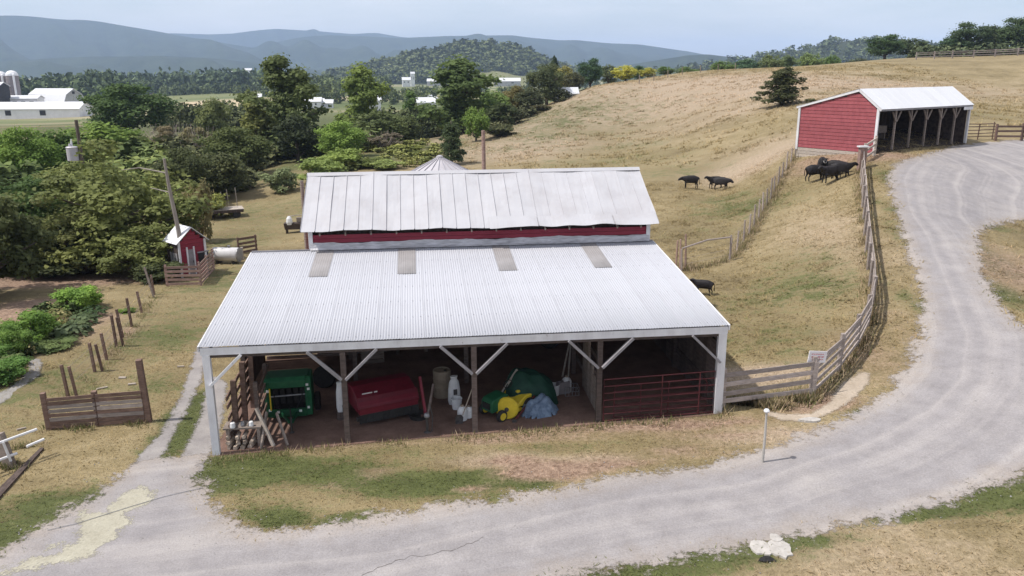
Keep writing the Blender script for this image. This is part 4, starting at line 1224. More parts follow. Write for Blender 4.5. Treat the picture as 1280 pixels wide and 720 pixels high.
# ================================================================== FENCES
def resample(pts, step):
    pts = [np.array(p[:2], float) for p in pts]
    out = [pts[0]]; 
    seg = [np.linalg.norm(b - a) for a, b in zip(pts, pts[1:])]
    L = sum(seg); n = max(1, round(L / step))
    for k in range(1, n + 1):
        t = L * k / n; i = 0
        while i < len(seg) - 1 and t > seg[i]: t -= seg[i]; i += 1
        out.append(pts[i] + (pts[i + 1] - pts[i]) * min(1, t / seg[i]))
    return out
def smooth_path(pts, it=2):
    pts = [np.array(p[:2], float) for p in pts]
    for _ in range(it):
        q = [pts[0]]
        for a, b in zip(pts, pts[1:]):
            q += [a * .75 + b * .25, a * .25 + b * .75]
        q.append(pts[-1]); pts = q
    return pts
def rail_fence(name, label, path, step, heights, rail, post, mat, ph, root=None, jit=.03, lean=.02, side=0.07, cat='fence', postmat=None, sag=.0):
    ps = resample(path, step)
    o0 = ps[0]
    f = thing(name, label, cat, (o0[0], o0[1], gz1(*o0)))
    base = gz1(*o0)
    zz = [gz1(*p) - base for p in ps]
    tops = []
    for p, z in zip(ps, zz):
        h = ph * random.uniform(.93, 1.08)
        lx, ly = random.uniform(-lean, lean) * h, random.uniform(-lean, lean) * h
        x, y = p - o0
        MB().beam((x, y, z - .2), (x + lx, y + ly, z + h), post * random.uniform(.85, 1.15), post, (0, 1, 0), w2=post * .9).build('post', M[postmat or mat], f)
    for a, b, za, zb in zip(ps, ps[1:], zz, zz[1:]):
        d = (b - a) / (np.linalg.norm(b - a) + 1e-9)
        nrm = np.array([d[1], -d[0]]) * side
        for h in heights:
            ja, jb = random.uniform(-jit, jit), random.uniform(-jit, jit)
            pa = (a - o0) + nrm - d * .06; pb = (b - o0) + nrm + d * .06
            MB().beam((pa[0], pa[1], za + h + ja), (pb[0], pb[1], zb + h + jb), rail[0], rail[1]).build('rail', M[mat], f)
    return f
def wire_fence(name, label, path, step, ph, post, mat, wires, top_rail=None, lean=.05):
    ps = resample(path, step)
    o0 = ps[0]; base = gz1(*o0)
    f = thing(name, label, 'fence', (o0[0], o0[1], base))
    zz = [gz1(*p) - base for p in ps]
    for i, (p, z) in enumerate(zip(ps, zz)):
        h = ph * random.uniform(.85, 1.12)
        x, y = p - o0
        MB().tube([(x, y, z - .15), (x + random.uniform(-lean, lean), y + random.uniform(-lean, lean), z + h)], [post, post * .85], 6).build('post', M[mat], f)
    for h in wires:
        MB().tube([(p[0] - o0[0], p[1] - o0[1], z + h) for p, z in zip(ps, zz)], .008, 3).build('wire', M['wire'], f)
    return f

# curved board fence from the barn corner up to the red shed
fpx = [(903, 512), (960, 506), (1014, 497), (1040, 472), (1062, 447), (1082, 415), (1089, 385), (1087, 350), (1082, 310), (1079, 270), (1077, 235), (1076, 212)]
fw = [G(*p) for p in fpx]
rail_fence('board_fence', 'weathered four-board fence in two panels from the barn to the sign', fw[:3], 2.4, (.28, .56, .84, 1.12), (.035, .135), .13, 'wood_rail', 1.25)
rail_fence('board_fence', 'long curving weathered board fence beside the gravel road', smooth_path(fw[2:]), 2.35, (.25, .50, .76, 1.02, 1.16), (.035, .115), .14, 'wood_rail', 1.25, jit=.05, lean=.06)
# pinkish feed box at the fence's upper end
p = fw[-1]
o = thing('corner_post', 'thick mauve corner post with pale cap ending the curving fence', 'post', V(p))
MB().box((0, 0, .7), (.42, .40, 1.5)).build('post', M['wood_pen'], o)
MB().box((0, 0, 1.47), (.62, .5, .08)).build('cap', M['white_wood'], o)
p = G(1079, 204); q = G(1090, 190)
rail_fence('rail_gate', 'short pale rails between the corner post and the red shed', [p, P(1093, 190, 54.6)], 2.5, (.4, .8, 1.15), (.06, .14), .14, 'wood_pale', 1.3, cat='gate')
# wire fence running up the pasture
wpx = [(852, 338), (892, 331), (912, 325), (930, 303), (945, 280), (958, 258), (970, 236), (982, 214), (994, 196)]
ww = [G(*p) for p in wpx]
wire_fence('wire_fence', 'old wire fence on grey posts climbing the pasture to the red shed', ww[2:], 1.5, 1.25, .055, 'wood_rail', (.25, .5, .75, 1.0, 1.18))
wire_fence('wire_fence', 'low end of the wire fence with a top pole, right behind the barn roof', ww[:3], 2.1, 1.25, .06, 'wood_rail', (.3, .6, .9))
a, b = ww[0], ww[2]
o = MB().tube([a + np.array([0, .05, 1.15]), (a + b) / 2 + np.array([0, .05, 1.32]), b + np.array([0, .05, 1.22])], .045, 6).build('pole_rail', M['wood_rail'])
tag(o, 'single long pole tied along the top of the low wire fence', 'pole')
for k, (px, py) in enumerate(((845, 332), (850, 336), (857, 334))):
    g_ = G(px, py)
    o = MB().tube([(0, 0, -.1), (random.uniform(-.1, .1), 0, 1.35 + .2 * k)], [.06, .045], 6).build('fence_post', M['wood_pen'])
    o.location = V(g_)
    tag(o, ['leftmost of the three reddish posts at the barn roof edge', 'middle of the three reddish posts at the barn roof edge', 'rightmost of the three reddish posts at the barn roof edge'][k], 'post')
# hill-top and shed fences
cp = [on(px, y) for px, y in ((1146, 172), (1190, 175), (1240, 176), (1330, 176))]
rail_fence('rail_fence', 'grey rail fence along the hilltop under the trees', cp, 4.5, (.5, 1.0, 1.35), (.10, .17), .22, 'wood_rail', 1.55)
cp = [on(px, y) for px, y in ((800, 150), (850, 160), (920, 168))]
wire_fence('wire_fence', 'faint wire fence on small posts over the dry crest', cp, 5, 1.4, .09, 'wood_grey', (.7, 1.2))
pa, pb = G(1203, 175), G(1240, 174)
rail_fence('pipe_fence', 'brown pipe panel right beside the red shed', [pa, pb], 1.3, (.25, .5, .75, 1.0, 1.2), (.05, .06), .07, 'wood_brown', 1.25, cat='panel')
rail_fence('rail_fence', 'brown rail fence past the pipe panel at the right edge', [G(1244, 176), G(1340, 176)], 2.4, (.35, .75, 1.1), (.07, .15), .16, 'wood_brown', 1.3)

# left foreground: close-boarded gate between tall posts
ga, gb = G(62, 537), G(186, 527)
d = (gb - ga)[:2]; L = np.linalg.norm(d); ang = math.atan2(d[1], d[0])
fg = thing('board_gate', 'close-boarded brown gate section between posts in the left yard', 'gate', V(ga), ang)
for x, h, w in ((0, 1.18, .15), (L * .5, 1.12, .16), (L, 2.02, .19)):
    MB().beam((x, .02, -.2), (x - .03 * h, .02, h), w, w, (0, 1, 0), w2=w * .85).build('post', M['wood_brown'], fg)
zd = (gb - ga)[2]
for k in range(8):
    for xa, xb in ((.08, L * .5 - .02), (L * .5 + .02, L - .09)):
        z = .10 + k * .128
        MB().beam((xa, -.09, z + zd * xa / L + random.uniform(-.015, .015)), (xb, -.09, z + zd * xb / L + random.uniform(-.015, .015)), .03, .108 + random.uniform(-.014, .01)).build('rail', M['wood_rail' if k in (2, 4, 5) else 'wood_brown'], fg)
# line of garden posts running back from it
gp = [(86, 497), (119, 465), (134, 450), (146, 434), (154, 422), (165, 408), (178, 391), (193, 368)]
gps = [G(*p) for p in gp]
f = thing('wire_fence', 'row of leaning brown garden posts with sagging wire behind the boarded gate', 'fence', V(gps[0]))
for k, p in enumerate(gps):
    x = p - gps[0]
    h = (1.15, 1.1, 1.05, 1.3, 1.2, 1.25, 1.0, 1.0)[k]
    MB().beam((x[0], x[1], x[2] - .2), (x[0] - .10 * random.uniform(.3, 1.4), x[1], x[2] + h), .085, .08, (0, 1, 0)).build('post', M['wood_brown'], f)
    if k in (0, 1, 3):
        MB().beam((x[0] + .22, x[1] + .1, x[2] - .1), (x[0] + .10, x[1] + .1, x[2] + h * .92), .075, .07, (0, 1, 0)).build('strut', M['wood_brown'], f)
for h in (.35, .7, .95):
    MB().tube([tuple(p - gps[0] + np.array([0, 0, h])) for p in gps], .006, 3).build('wire', M['wire'], f)
# white-railed gate at the left edge
w0_ = G(8, 584)
f = thing('pipe_gate', 'white two-rail gate hung on a grey post at the left edge', 'gate', V(w0_))
MB().beam((.12, .05, -.2), (-.12, .1, .95), .24, .2, (0, 1, 0), w2=.22).build('post', M['wood_grey'], f)
dv = np.array([.66, 1.0]) / 1.2
for h, t0_, t1_ in ((.78, -1.2, .95), (.30, -1.2, .35), (.42, .62, 1.1)):
    MB().tube([(dv[0] * t0_ + .05, dv[1] * t0_ - .12, h), (dv[0] * t1_ + .05, dv[1] * t1_ - .12, h + .03)], .04, 7).build('rail', M['white_pipe'], f)
MB().beam((.10, -.1, .80), (.18, -.04, .2), .05, .05).build('strut', M['white_pipe'], f)
a, b = G(-14, 632), G(53, 562)
o = MB().beam(a + np.array([0, 0, .03]), b + np.array([0, 0, .03]), .26, .07, w2=.10).build('dark_strip', M['wood_dark'])  # flat dark strip on the grass, narrower at the far end
tag(o, 'long dark strip lying in the grass by the white-railed gate', 'plank')
for k, (px, py, lab) in enumerate(((153, 473, 'pale scrap of wood on the grass behind the boarded gate'), (128, 486, 'thin pale stick on the grass behind the boarded gate'), (128, 503, 'small white scrap at the middle post of the boarded gate'), (27, 537, 'pale stick lying near the white-railed gate'), (165, 481, 'tiny pale chip right of the wood scrap on the grass'), (226, 459, 'faint pale stick on the grass left of the wheel track'))):
    p = G(px, py)
    o = MB().box((0, 0, 0), (.26 if k != 1 else .36, .10 if k % 2 == 0 else .05, .035), taper=.9).build('wood_scrap', M['wood_pale'])
    o.location = V(p + np.array([0, 0, .035])); o.rotation_euler = (.05, .04, (.1, .7, .2, .8, .4, .2)[k])
    tag(o, lab, 'scrap')

# ================================================================== SIGN, POST, STONES, STRIPE
p = G(1014, 494)
s = thing('sign', 'small white board sign with pink print on the fence corner', 'sign', V(p + np.array([0.0, -.02, 0])), .25)
MB().box((0, -.10, 1.30), (.62, .025, .36), (0, .12, 0)).build('board', M['sign'], s)
for k, (w, z) in enumerate(((.44, 1.385), (.46, 1.30), (.40, 1.22))):
    for i in range(6 if k != 1 else 4):
        ww_ = w / (6 if k != 1 else 4)
        MB().box((-w / 2 + ww_ * (i + .5), -.115, z - (-w / 2 + ww_ * (i + .5)) * .12), (ww_ * .68, .006, .034 if k != 1 else .05)).build('print_mark', M['sign_red'], s)
p = G(953, 578)
s = thing('marker_post', 'slim faded whitish post with a small cap beside the drive', 'post', V(p))
MB().tube([(0, 0, -.1), (.01, 0, .7), (0, 0, 1.42)], [.038, .035, .03], 8).build('shaft', M['stone'], s)
MB().lathe([(.04, 1.42), (.075, 1.45), (.08, 1.48), (.05, 1.52), (.01, 1.53)], 10).build('cap', M['white_wood'], s)
def flat_stone(px, py, rx, ry, h, label, seed):
    r_ = random.Random(seed)
    p = G(px, py)
    n = 17
    out = [(rx * (1 + r_.uniform(-.22, .22)) * math.cos(2 * PI * k / n), ry * (1 + r_.uniform(-.16, .16)) * math.sin(2 * PI * k / n)) for k in range(n)]
    vs = [(x, y, -.03) for x, y in out] + [(x * .97, y * .97, h * r_.uniform(.75, 1)) for x, y in out] + [(x * .55, y * .55, h * r_.uniform(.95, 1.25)) for x, y in out] + [(0, 0, h * 1.15)]
    fs = []
    for k in range(n):
        j = (k + 1) % n
        fs += [(k, j, n + j, n + k), (n + k, n + j, 2 * n + j, 2 * n + k), (2 * n + k, 2 * n + j, 3 * n)]
    o = MB().add(vs, fs).build('flat_stone', M['stone'])
    o.location = V(p)
    return tag(o, label, 'stone')
flat_stone(951, 685, .23, .30, .03, 'left half of the cracked pale stone slab at the road edge', 3)
flat_stone(974, 686, .25, .36, .035, 'right larger half of the cracked pale stone slab at the road edge', 5)
flat_stone(969, 673, .15, .16, .035, 'small pale stone on the road side of the cracked slab', 8)
flat_stone(1013, 526, .30, .14, .06, 'flat cream stone on the bare ground under the sign', 11)
p = G(958, 701)
m = MB()
m.add([(-.19, -.06, .0), (-.13, .02, .07), (-.05, .03, .12), (.05, .03, .12), (.12, .01, .08), (.2, -.07, .0), (.11, -.05, .02), (.04, -.08, .02), (-.05, -.09, .02), (-.12, -.06, .02), (0, .06, 0)],
      [(0, 1, 9), (1, 2, 8, 9), (2, 3, 7, 8), (3, 4, 6, 7), (4, 5, 6), (1, 10, 2), (2, 10, 3), (3, 10, 4)])
o = m.build('rubber_scrap', M['black']); o.location = V(p + np.array([0, 0, .02])); o.scale = (1.05, .9, .7)
tag(o, 'crumpled black rubber scrap in front of the pale stone slab', 'scrap')
cpts = [G(*q) for q in ((60, 664), (95, 656), (130, 645), (165, 634), (205, 622), (235, 615), (254, 611))]
o = MB().tube([q + np.array([0, 0, .03]) for q in cpts], .007, 5).build('stripe', M['steel'])  # thin stripe laid over the drive surface
tag(o, 'thin dark stripe lying across the drive and the straw', 'stripe')
cr = [G(*q) for q in ((452, 720), (480, 708), (500, 700), (522, 696), (548, 691), (570, 687), (590, 680), (604, 672))]
for _ in range(2):
    cr = [q for a, b in zip(cr, cr[1:]) for q in (a, (a + b) / 2 + np.array([random.uniform(-.03, .03), random.uniform(-.06, .06), 0]))] + [cr[-1]]
m = MB()
pts = [q + np.array([0, 0, .017]) for q in cr]
vs, fs = [], []
for k, q in enumerate(pts):
    w = .012 * (.2 + random.random())
    vs += [(q[0], q[1] - w, q[2]), (q[0], q[1] + w, q[2])]
    if k: fs.append((2 * k - 2, 2 * k, 2 * k + 1, 2 * k - 1))
tag(m.add(vs, fs).build('pavement_crack', mk('crack_fill', (.12, .105, .10), (.20, .18, .17), 9, rough=.95, bump=0)), kind='structure')

# ================================================================== RED RUN-IN SHED ON THE HILL
C0 = P(1093, 194, 55.0)
ua = math.radians(55)
e1 = np.array([math.sin(ua), math.cos(ua)])            # along the open front
e2 = np.array([-math.cos(ua), math.sin(ua)])           # into the depth
SL, SWD = 11.9, 6.2
shed = thing('run_in_shed', 'red run-in shed with white roof and open front on the hill', 'shed', (C0[0], C0[1], 0), math.atan2(e1[1], e1[0]))
EZ = 7.92
def sg_(x, y):
    p = C0[:2] + e1 * x + e2 * y
    return gz1(p[0], p[1])
PKY, PKZ = 1.55, 9.08
ftop = 4.95                                            # bottom of the red siding
def gable_z(y):
    return EZ + (PKZ - EZ) * y / PKY if y < PKY else PKZ + (EZ - .02 - PKZ) * (y - PKY) / (SWD - PKY)
nbd = 17
z = ftop
for k in range(nbd):
    za, zb = ftop + (PKZ - ftop) * k / nbd, ftop + (PKZ - ftop) * (k + 1) / nbd
    ya, yb = .06, SWD - .06
    if zb > EZ:
        t = min(1, (zb - EZ) / (PKZ - EZ)); ya = max(.06, PKY * t); yb = SWD - (SWD - PKY) * t - .06
    if yb - ya < .15: continue
    MB().add([(-.02, ya, za + .012), (-.02, yb, za + .012), (.02, ya, za + .012), (.02, yb, za + .012), (0.0, ya, zb), (0.0, yb, zb), (.02, ya, zb), (.02, yb, zb)],
             [(0, 1, 5, 4), (0, 2, 3, 1), (4, 5, 7, 6), (2, 6, 7, 3), (0, 4, 6, 2), (1, 3, 7, 5)]).build('siding_board', M['red_siding'], shed)
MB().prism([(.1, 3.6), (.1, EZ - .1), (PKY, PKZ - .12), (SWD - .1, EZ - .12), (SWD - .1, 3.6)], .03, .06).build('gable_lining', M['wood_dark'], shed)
for k in range(4):
    MB().box((.0 + .012 * (k % 2), SWD / 2, ftop - .12 - k * .23), (.05, SWD - .1, .21), (random.uniform(-.004, .004), 0, 0)).build('base_board', M['wood_pale'], shed)
MB().box((-.03, .04, (EZ + ftop) / 2 - .1), (.10, .17, EZ - ftop + .15)).build('corner_trim', M['white_wood'], shed)
MB().box((-.03, SWD - .04, (EZ + ftop) / 2 - .1), (.10, .17, EZ - ftop + .1)).build('corner_trim', M['white_wood'], shed)
MB().beam((-.07, -.2, EZ - .13), (-.07, PKY, PKZ - .01), .06, .16).build('rake_trim', M['white_wood'], shed)
MB().beam((-.07, PKY, PKZ - .01), (-.07, SWD + .2, EZ - .13), .06, .16).build('rake_trim', M['white_wood'], shed)
npan = 12
for k in range(npan):
    xa = -.12 + (SL + .3) * k / npan; xb = -.12 + (SL + .3) * (k + 1) / npan
    vs, fs = [], []
    for (y, zz) in ((-.25, EZ - .06), (PKY, PKZ + .09)):
        for x, dz in ((xa, .014), (xa + .02, 0), (xb - .02, 0), (xb, .014)): vs.append((x, y, zz + dz))
    fs = [(0, 1, 5, 4), (1, 2, 6, 5), (2, 3, 7, 6)]
    MB().add(vs, fs).build('roof_panel', M['roof_shed'], shed)
    vs = []
    for (y, zz) in ((PKY, PKZ + .085), (SWD + .25, EZ - .09)):
        for x, dz in ((xa, .014), (xa + .02, 0), (xb - .02, 0), (xb, .014)): vs.append((x, y, zz + dz))
    MB().add(vs, fs).build('back_roof_panel', M['roof_shed'], shed)
MB().box((SL / 2 + .03, -.2, EZ - .12), (SL + .2, .05, .14)).build('fascia_board', M['grey_paint'], shed)
MB().box((SL - .55, -.23, EZ - .30), (1.3, .03, .22)).build('white_panel', M['white_wood'], shed)
zb = sg_(SL, SWD / 2) - .4
for k in range(20):
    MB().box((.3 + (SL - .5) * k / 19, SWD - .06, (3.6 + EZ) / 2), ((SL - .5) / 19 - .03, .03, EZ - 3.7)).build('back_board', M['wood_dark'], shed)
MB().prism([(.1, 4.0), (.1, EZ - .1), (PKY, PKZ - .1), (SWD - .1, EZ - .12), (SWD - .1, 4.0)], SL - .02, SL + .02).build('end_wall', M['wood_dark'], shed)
MB().box((SL + .03, -.03, (EZ + sg_(SL, 0)) / 2), (.16, .16, EZ - sg_(SL, 0) + .1)).build('corner_trim', M['white_wood'], shed)
for k in range(1, 6):
    x = SL * k / 6
    zb = sg_(x, -.05) - .2
    p_ = MB().box((x, -.03, (zb + EZ - .2) / 2), (.12, .12, EZ - .2 - zb)).build('post', M['wood_grey'], shed)
    for s_ in (-1, 1):
        MB().beam((x + s_ * .06, -.1, EZ - .95), (x + s_ * .52, -.1, EZ - .26), .05, .09, (0, 1, 0)).build('brace', M['wood_grey'], shed)
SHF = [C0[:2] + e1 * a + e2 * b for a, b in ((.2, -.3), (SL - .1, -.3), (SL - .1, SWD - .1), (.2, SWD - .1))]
drape('shed_floor_shade', SHF, .4, .02, soil_material('shed_inner_shade', (0.03, 0.022, 0.018), (0.065, 0.048, 0.038), .3), .5)  # dark sheet: the shade inside the shed is put into its colour
q = C0[:2] + e1 * 5.2 + e2 * 3.0
o = thing('hay_feeder', 'pale box feeder standing inside the open red shed', 'feeder', (q[0], q[1], gz1(*q)), math.atan2(e1[1], e1[0]))
MB().box((0, 0, .75), (1.1, .6, .5)).build('trough', M['wood_grey'], o)
for sx in (-.45, .45): MB().box((sx, 0, .25), (.1, .5, .5)).build('leg', M['wood_grey'], o)

# ================================================================== LITTLE SHED, PEN, TANK, WAGON, POLES
cpz = G(249, 344)
gzc = gz1(cpz[0], cpz[1])
coop = thing('coop', 'small red coop with white tin roof behind the plank pen', 'coop', (cpz[0], cpz[1], gzc), -.72)
cw, cdp, ce, ck = .80, 1.25, 2.05, 2.75           # half width across the gable, length, eave, ridge
off = -.25
for k in range(12):
    za, zb = .1 + (ck - .1) * k / 12, .1 + (ck - .1) * (k + 1) / 12
    hw = cw if zb <= ce else cw * (1 - (zb - ce) / (ck - ce))
    hw = max(hw, .06)
    MB().box((0, 0 + off, (za + zb) / 2), (.04, 2 * hw, zb - za - .008)).build('siding_board', M['red_board'], coop)
MB().box((-cdp / 2, -cw + off, ce / 2 + .05), (cdp, .04, ce - .1)).build('front_wall', M['wood_dark'], coop)
MB().box((-cdp / 2, cw + off, ce / 2 + .05), (cdp, .04, ce - .1)).build('back_wall', M['red_board'], coop)
MB().box((-cdp, off, ce / 2), (.04, 2 * cw, ce)).build('end_wall', M['red_board'], coop)
for s_ in (-1, 1):
    MB().beam((-cdp / 2, s_ * (cw + .15) + off, ce - .1), (-cdp / 2, off, ck + .04), cdp + .35, .03, (0, 0, 1)).build('roof_sheet', M['roof_shed'], coop)
for x, y, h in ((.035, -cw + off + .05, ce), (.035, cw + off - .05, ce)):
    MB().box((x, y, h / 2), (.06, .12, h)).build('corner_trim', M['white_wood'], coop)
MB().box((.04, -.32 + off, .85), (.05, .08, 1.7)).build('door_frame', M['white_wood'], coop)
MB().box((.04, .08 + off, .85), (.05, .08, 1.7)).build('door_frame', M['white_wood'], coop)
dr = MB().box((.03, -.12 + off, .8), (.04, .34, 1.5)).build('door', M['grey_paint'], coop)
MB().box((.06, -.02 + off, .85), (.03, .03, .12)).build('handle', M['steel_dark'], dr)
wn_ = MB().box((.03, .6 + off, 1.0), (.05, .6, .55)).build('window', M['far_dark'], coop)
MB().box((.05, .6 + off, 1.31), (.05, .7, .07)).build('frame', M['grey_paint'], wn_)
for k in range(3):
    MB().box((-.16 - k * .3, -cw + off - .05, .75), (.2, .03, 1.3)).build('front_panel', M['grey_paint'], coop)
# plank pen in front of it
def plank_panel(name, label, a, b, n, h, mat, posts=2, cat='panel'):
    d = (b - a)[:2]; L = np.linalg.norm(d)
    o = thing(name, label, cat, V(a), math.atan2(d[1], d[0]))
    dz = b[2] - a[2]
    for k in range(posts):
        x = L * k / (posts - 1)
        MB().box((x, .04, h / 2 + dz * x / L), (.1, .08, h + .2)).build('post', M[mat], o)
    for k in range(n):
        z = .12 + (h - .15) * k / (n - 1)
        MB().beam((-.05, -.03, z + random.uniform(-.02, .02)), (L + .05, -.03, z + dz + random.uniform(-.02, .02)), .03, h / n * .62).build('plank', M[mat], o)
    return o
plank_panel('pen_panel', 'front plank panel of the pinkish pen below the coop', G(209, 358), G(251, 357), 5, 1.05, 'wood_pen')
plank_panel('pen_panel', 'side plank panel of the pinkish pen running back to the tank', G(252, 356), G(268, 337), 6, 1.15, 'wood_pen', 3)
plank_panel('plank_fence', 'dark slatted fence piece right of the white tank', G(299, 318), G(321, 314), 4, 1.0, 'wood_brown', 2, 'fence')
p = G(303, 325)
o = MB().tube([(0, 0, -.1), (.02, 0, .8)], [.10, .09], 8).build('stump_post', M['wood_pale']); o.location = V(p)
tag(o, 'short pale stump post at the barn roof edge by the tank', 'post')
tp = G(284, 329)
tk = thing('fuel_tank', 'white horizontal tank lying beside the red coop', 'tank', V(tp), -.12)
R_ = .43
T = Matrix.Translation((0, 0, R_ + .12)) @ Matrix.Rotation(PI / 2, 4, 'Y')
MB().lathe([(.02, -.86), (.30, -.85), (R_ * .94, -.80), (R_, -.74), (R_, .74), (R_ * .94, .80), (.30, .85), (.02, .86)], 20, T).build('shell', M['tank_white'], tk, True)
for x in (-.5, .5):
    MB().box((x, 0, .1), (.1, .7, .2)).build('cradle', M['steel_dark'], tk)
MB().lathe([(.07, 0), (.07, .12), (.09, .14), (.02, .16)], 10, Matrix.Translation((.2, 0, 2 * R_ + .1))).build('filler_cap', M['steel'], tk)
MB().box((.05, -R_ * .85, R_ * 1.5), (.7, .02, .12), (.5, 0, 0)).build('band', M['far_white'], tk)
MB().lathe([(.43, .80), (.435, .84), (.3, .87), (.02, .875)], 20, T).build('end_cap', M['steel'], tk)

wp = P(274, 273, 66); wp[2] = gz1(wp[0], wp[1])
wg = thing('flatbed_wagon', 'low flatbed hay wagon with upright stakes at the tree line', 'wagon', V(wp), .42)
for k in range(7):
    MB().box((0, -.75 + k * .25, .72 + random.uniform(-.008, .008)), (3.9, .235, .05)).build('plank', M['wood_pale'], wg)
for s_ in (-.45, .45): MB().box((0, s_, .58), (3.7, .1, .18)).build('beam', M['wood_dark'], wg)
MB().box((0, -.9, .6), (3.8, .03, .22)).build('side_board', M['wood_dark'], wg)
for x in (-1.4, 1.35):
    for s_ in (-1, 1):
        T = Matrix.Translation((x, s_ * .72, .33)) @ Matrix.Rotation(PI / 2, 4, 'X')
        t_ = MB().lathe([(.15, -.1), (.3, -.1), (.33, -.06), (.33, .06), (.3, .1), (.15, .1)], 14, T).build('tyre', M['rubber'], wg)
        MB().lathe([(.02, -.06), (.16, -.07), (.16, .07), (.02, .06)], 10, T).build('rim', M['steel'], t_)
for x, y, h in ((-1.9, .8, 1.9), (-1.3, .8, 2.1), (-.5, .8, 2.2), (.4, .8, 2.0), (.95, .8, 2.2), (1.6, .8, 2.3)):
    MB().beam((x, y, .6), (x + random.uniform(-.12, .05), y, h), .06, .06, (0, 1, 0)).build('stake', M['bark_pale'], wg)
MB().tube([(-1.9, -.1, .5), (-3.1, -.3, .35)], .05, 6).build('tongue', M['steel_dark'], wg)

lp = G(231, 346)
tpz = P(205, 198, lp[1])
o = thing('leaning_pole', 'tall bare leaning trunk rising in front of the left tree', 'pole', V(lp))
d_ = tpz - lp
MB().tube([(0, 0, -.2), tuple(d_ * .4 + np.array([.1, 0, 0])), tuple(d_ * .75), tuple(d_)], [.15, .125, .10, .07], 8).build('trunk', M['bark_pale'], o)
MB().tube([tuple(d_ * .88), tuple(d_ * .88 + np.array([-1.6, .4, .25])), tuple(d_ * .88 + np.array([-2.6, .4, .12]))], [.04, .03, .02], 5).build('snag', M['bark_pale'], o)
MB().tube([tuple(d_ * .72), tuple(d_ * .74 + np.array([-1.1, .2, .1]))], [.04, .02], 5).build('snag', M['bark_pale'], o)

def pole_at(px, ybase_d, pytop, r, name, label, mat, cat='pole'):
    b_ = on(px, ybase_d)
    tt = P(px - 2, pytop, ybase_d)
    o = thing(name, label, cat, (tt[0], ybase_d, b_[2]))
    h = tt[2] - b_[2]
    MB().tube([(0, 0, -.3), (.02, 0, h * .5), (0, 0, h)], [r * 1.15, r, r * .85], 8).build('shaft', M[mat], o)
    return o, h
o, h = pole_at(97, 66, 150, .16, 'utility_pole', 'old utility pole carrying a grey transformer above the left trees', 'bark')
MB().lathe([(.30, 0), (.44, .05), (.44, 1.05), (.47, 1.10), (.40, 1.16), (.1, 1.2)], 16, Matrix.Translation((-.55, -.2, h - 3.25))).build('transformer', M['bin_metal'], o)
MB().tube([(-.55, -.2, h - 2.1), (-.5, -.2, h - 1.5)], [.10, .05], 8).build('insulator', M['far_white'], o)
MB().tube([(-.62, -.25, h - 2.1), (-.64, -.25, h - 1.85)], [.16, .10], 8).build('insulator', M['bin_metal'], o)
MB().beam((-.5, -.1, h - 2.6), (0, 0, h - 2.5), .1, .1).build('bracket', M['steel_dark'], o)
o, h = pole_at(606, 50, 163, .13, 'wooden_pole', 'bare brown pole standing on the pasture behind the barn ridge', 'wood_pen')
o, h = pole_at(379, 33.5, 226, .09, 'wooden_pole', 'grey post at the left end of the old barn roof', 'wood_grey')

bn = P(549.5, 196, 48.0)
gb_ = gz1(bn[0], 48.0)
bi = thing('grain_bin', 'round grain bin whose pale cone roof shows above the barn ridge', 'grain bin', (bn[0], 48.0, gb_))
hb_ = bn[2] - gb_
RB, rise = 2.6, 1.35
MB().lathe([(.12, hb_), (.14, hb_ - .05), (RB + .08, hb_ - rise - .02), (RB + .08, hb_ - rise - .1)], 20).build('roof', M['bin_metal'], bi)
MB().lathe([(RB, hb_ - rise - .05), (RB, 0)], 20).build('wall', M['bin_metal'], bi)
for k in range(20):
    a = 2 * PI * k / 20 
    MB().beam((.14 * math.cos(a), .14 * math.sin(a), hb_ - .03), ((RB + .06) * math.cos(a), (RB + .06) * math.sin(a), hb_ - rise + .02), .045, .06).build('roof_rib', M['bin_metal'], bi)
MB().lathe([(.2, 0), (.2, .08), (.05, .14)], 12, Matrix.Translation((0, 0, hb_ - .04))).build('cap', M['bin_metal'], bi)

p = on(368, 58)
o = thing('feed_trough', 'low dark trough with a white sack on it left of the old roof', 'trough', V(p), .1)
MB().box((0, 0, .5), (1.2, .6, .45), taper=1.1).build('box', M['wood_dark'], o)
for sx in (-.5, .5): MB().box((sx, 0, .15), (.1, .5, .35)).build('leg', M['wood_dark'], o)
MB().lathe([(.20, 0), (.24, .2), (.2, .45), (.1, .6)], 10, Matrix.Translation((-.25, -.2, .62))).build('sack', M['white_plastic'], o)
MB().box((.5, 0, .95), (.5, .3, .3)).build('lid_box', M['wood_grey'], o)
MB().beam((-.4, 0, 1.2), (.7, 0, 1.3), .06, .06).build('top_bar', M['wood_pale'], o)

# ================================================================== FARM IN THE VALLEY AND FAR BUILDINGS
def gable_building(name, label, px, py, d, L, Wd, eave, ridge, rz, wall='far_white', roof='roof_shed', cat='barn', doors=(), windows=(), zoff=0.0):
    c = P(px, py, d)
    o = thing(name, label, cat, (c[0], c[1], c[2]), rz)
    MB().prism([(-Wd / 2, -8), (-Wd / 2, eave), (0, ridge), (Wd / 2, eave), (Wd / 2, -8)], -L / 2, L / 2).build('wall', M[wall], o)
    for s_ in (-1, 1):
        MB().beam((0, s_ * (Wd / 2 + .5), eave - .25), (0, -.02 * s_, ridge + .25), L + 1.0, .25, (0, 0, 1)).build('roof', M[roof], o)
    for x, w, h in doors:
        MB().box((x, -Wd / 2 - .06, h / 2), (w, .12, h)).build('door', M['far_dark'], o)
    for x, z, w, h in windows:
        fr = MB().box((x, -Wd / 2 - .08, z), (w + .3, .1, h + .3)).build('window', M['far_white'], o)
        MB().box((x, -Wd / 2 - .15, z), (w, .06, h)).build('pane', M['far_dark'], fr)
    return o
